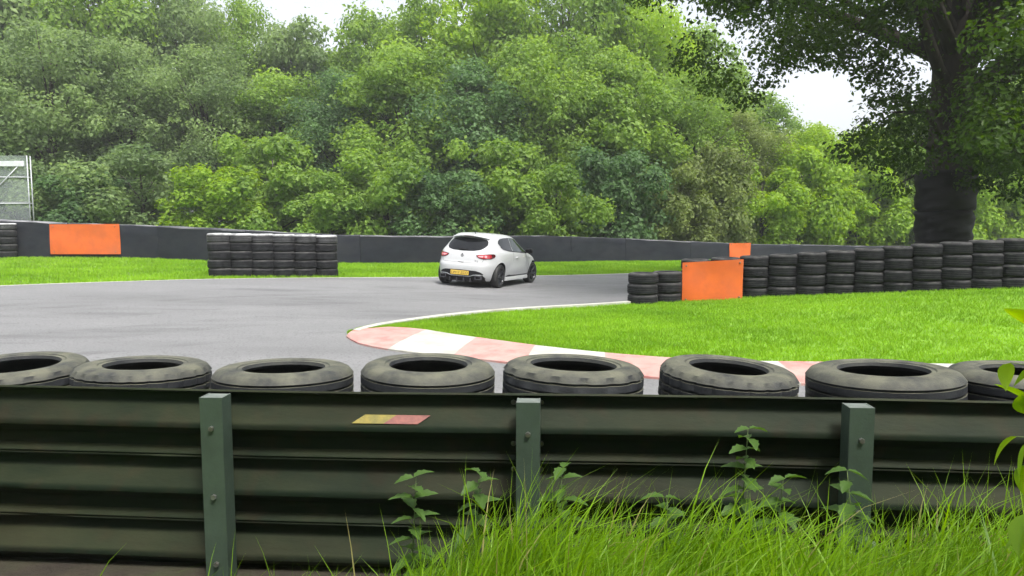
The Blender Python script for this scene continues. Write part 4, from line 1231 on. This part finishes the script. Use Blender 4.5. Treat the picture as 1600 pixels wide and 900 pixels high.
# ------------------------------------------------------------------ tall foreground grass
def blades(name, B, H, W, lean, m, rs, label, seg=5):
    n = len(B); t = np.linspace(0, 1, seg)[None, :]
    a = rs.uniform(0, 2 * np.pi, n); side_ = np.stack([np.cos(a), np.sin(a), 0 * a], 1)
    ld = lean / (np.linalg.norm(lean, axis=1)[:, None] + 1e-9); la = np.linalg.norm(lean, axis=1)
    sx = t * H[:, None]
    ctr = B[:, None, :] + np.stack([ld[:, 0:1] * (la * H)[:, None] * t ** 1.9, ld[:, 1:2] * (la * H)[:, None] * t ** 1.9, sx * (1 - .32 * la[:, None] * t ** 2)], 2)
    wd = (W[:, None] * (1 - t ** 2.2) * (.6 + .6 * t * (1 - t) * 2))[:, :, None]
    v = np.stack([ctr - side_[:, None, :] * wd, ctr + side_[:, None, :] * wd], 2).reshape(-1, 3)
    base = (np.arange(n) * seg * 2)[:, None]; j = np.arange(seg - 1)[None, :] * 2
    q = base + j
    f = np.stack([q, q + 1, q + 3, q + 2], 2).reshape(-1, 4)
    me = mesh_np(name, v, f, True); set_tint(me, np.repeat(np.clip(rs.beta(1.5, 1.5, n), 0, 1), seg - 1))
    return tag(obj(name, me, m), label, 'grass', kind='stuff')
n = 38000
x = rs.uniform(-2.3, 2.6, n); y = rs.uniform(1.75, 3.34, n)
dens = ss(-2.1, -.2, x + .6 * (3.2 - y)) * (.25 + .75 * (1 - ss(2.9, 3.3, y)))
k = rs.random(n) < dens; x, y = x[k], y[k]; n = len(x)
clump = .5 + .5 * np.sin(x * 5.1 + 2) * np.sin(x * 2.3 + y * 3)
H = rs.gamma(6, .045, n) * (.65 + .55 * clump) * (.72 + .28 * ss(-1.2, .3, x)); H = np.clip(H, .08, .60)
lean = rs.normal(0, .32, (n, 2)) + np.array([.34, .02])
blades('tall_grass', np.stack([x, y, gz(x, y) - .02], 1), H, rs.uniform(.0024, .0058, n), lean, M['tallgrass'], rs, 'long green grass growing along the foot of the guardrail in the foreground')

# ------------------------------------------------------------------ weeds and sapling
def leaf_mesh(name, L_, W_, fold=.25, serr=0.0, curl=.2):
    bm = bmesh.new(); n = 8; rows = []
    for i in range(n + 1):
        t = i / n; w = W_ * math.sin(math.pi * t ** .75) ** .9 if 0 < t < 1 else .0008
        w *= 1 + serr * (1 if i % 2 else -1)
        z = -curl * L_ * t * t; rows.append([bm.verts.new((L_ * t, s_ * w * .5, z + abs(s_) * w * fold)) for s_ in (-1, -.5, 0, .5, 1)])
    for a, b in zip(rows[:-1], rows[1:]):
        for j in range(4): bm.faces.new((a[j], b[j], b[j + 1], a[j + 1]))
    me = mesh_bm(name, bm, True); set_tint(me, [.5] * len(me.polygons)); return me
WL = leaf_mesh('leaf', .085, .045, .2, .14, .25); WL.materials.append(M['weedleaf'])
SL = [leaf_mesh('leaf', l, w, .16, 0, c) for l, w, c in ((.105, .062, .2), (.09, .055, .35), (.12, .07, .1))]
for i, s_ in enumerate(SL):
    s_.attributes['tint'].data.foreach_set('value', np.full(len(s_.polygons), (.55, .85, .3)[i], np.float32)); s_.materials.append(M['sapleaf'])
stem_m = mat('green stem', (.10, .15, .03), (.07, .11, .03), 20, .6)
def weed(px, Y, ytop, label, dx=.03):
    x = at(px, 760, Y).x; g = float(gz(x, Y)); H = at(px, ytop, Y).z - g
    root = thing('weed', label, 'plant', (x, Y, g - .01), random.uniform(0, 6), 'broad-leaved weeds in the long grass')
    bm = bmesh.new(); tube(bm, [(0, 0, 0), (dx, 0, H * .5), (dx * 2, .01, H)], [.004, .003, .0015], 6)
    obj('stem', mesh_bm('stem', bm, True), stem_m, root)
    n = int(H / .055)
    for i in range(n):
        t = .30 + .70 * i / max(1, n - 1)
        for s_ in (0, math.pi):
            o = obj('leaf', WL, None, root); o.location = (dx * 2 * t, 0, H * t)
            o.rotation_euler = (random.gauss(0, .15), random.uniform(-.35, .25), s_ + (i % 2) * 1.57 + random.gauss(0, .25))
            k_ = (1.75 - .8 * t) * random.uniform(.85, 1.2); o.scale = (k_,) * 3
for px, Y, yt, lab in ((640, 3.0, 735, 'broad-leaved weed in the long grass left of the middle guardrail post'), (735, 2.9, 728, 'tall broad-leaved weed just left of the middle guardrail post'),
                       (880, 2.95, 735, 'broad-leaved weed just right of the middle guardrail post'), (1150, 3.0, 668, 'tallest broad-leaved weed, midway between two guardrail posts'),
                       (1205, 2.85, 745, 'short broad-leaved weed right of the tallest weed'), (1350, 2.75, 735, 'broad-leaved weed in front of the guardrail post near the right'), (1060, 2.8, 770, 'small broad-leaved weed left of the tallest weed')):
    weed(px, Y, yt, lab)
def sapling():
    Y = 1.95; b = at(1640, 900, Y); g = float(gz(b.x, Y))
    root = thing('sapling', 'leafy yellow-green sapling at the right edge of the picture', 'sapling', (b.x, Y, g))
    top = at(1612, 470, Y)
    bm = bmesh.new(); tube(bm, [(0, 0, -.02), (.01, 0, .4), (-.01, .01, .8), (top.x - b.x, 0, top.z - g)], [.008, .007, .005, .002], 8)
    obj('stem', mesh_bm('stem', bm, True), stem_m, root)
    spec_ = [(1588, 655, 200, -60, 0), (1575, 690, 175, 40, 1), (1592, 700, 190, 60, 2), (1585, 735, 215, 75, 0), (1600, 640, 120, -30, 2), (1612, 610, 60, 10, 1), (1565, 575, 95, 70, 1), (1608, 585, 160, 30, 0), (1598, 770, 230, 60, 1), (1590, 810, 200, 50, 2),
             (1625, 700, 20, 30, 0), (1630, 640, -10, 20, 2), (1615, 560, 40, -20, 1), (1605, 520, 150, -40, 0), (1620, 850, 10, 20, 1), (1600, 840, 170, 30, 0)]
    for i, (px, py, az, droop, v) in enumerate(spec_):
        p = at(px + 14, py - 8, Y + random.uniform(-.05, .05)) - Vector((b.x, Y, g))
        o = obj('leaf', SL[v], None, root); o.location = p
        o.rotation_euler = (random.gauss(0, .4) + .5, R(droop), R(az) + random.gauss(0, .2)); s_ = random.uniform(.75, 1.05); o.scale = (s_,) * 3
        zs = p.z; 
        bm = bmesh.new(); tx = np.interp(zs - .03, [-.02, .4, .8, top.z - g], [0, .01, -.01, top.x - b.x])
        tube(bm, [(float(tx), 0, zs - .03), ((float(tx) + p.x) / 2, p.y / 2, zs - .008), tuple(p)], [.002, .0016, .0012], 5)
        obj('leaf_stalk', mesh_bm('leaf_stalk', bm, True), stem_m, root)
sapling()

# ------------------------------------------------------------------ thin moist air
def haze():
    m = bpy.data.materials.new('haze'); t, N, L = nodes(m); N.remove(N['Principled BSDF'])
    v = N.new('ShaderNodeVolumePrincipled'); v.inputs['Color'].default_value = (.97, 1, 1, 1); v.inputs['Density'].default_value = HAZE; v.inputs['Anisotropy'].default_value = 0.0
    L.new(v.outputs[0], N['Material Output'].inputs['Volume'])
    bm = bmesh.new(); box(bm, -305, 305, -65, 325, -3, 32)
    tag(obj('haze', mesh_bm('haze', bm), m), 'thin pale haze hanging in the air over the track and wood', 'haze', kind='stuff')
HAZE = 0.0009
haze()
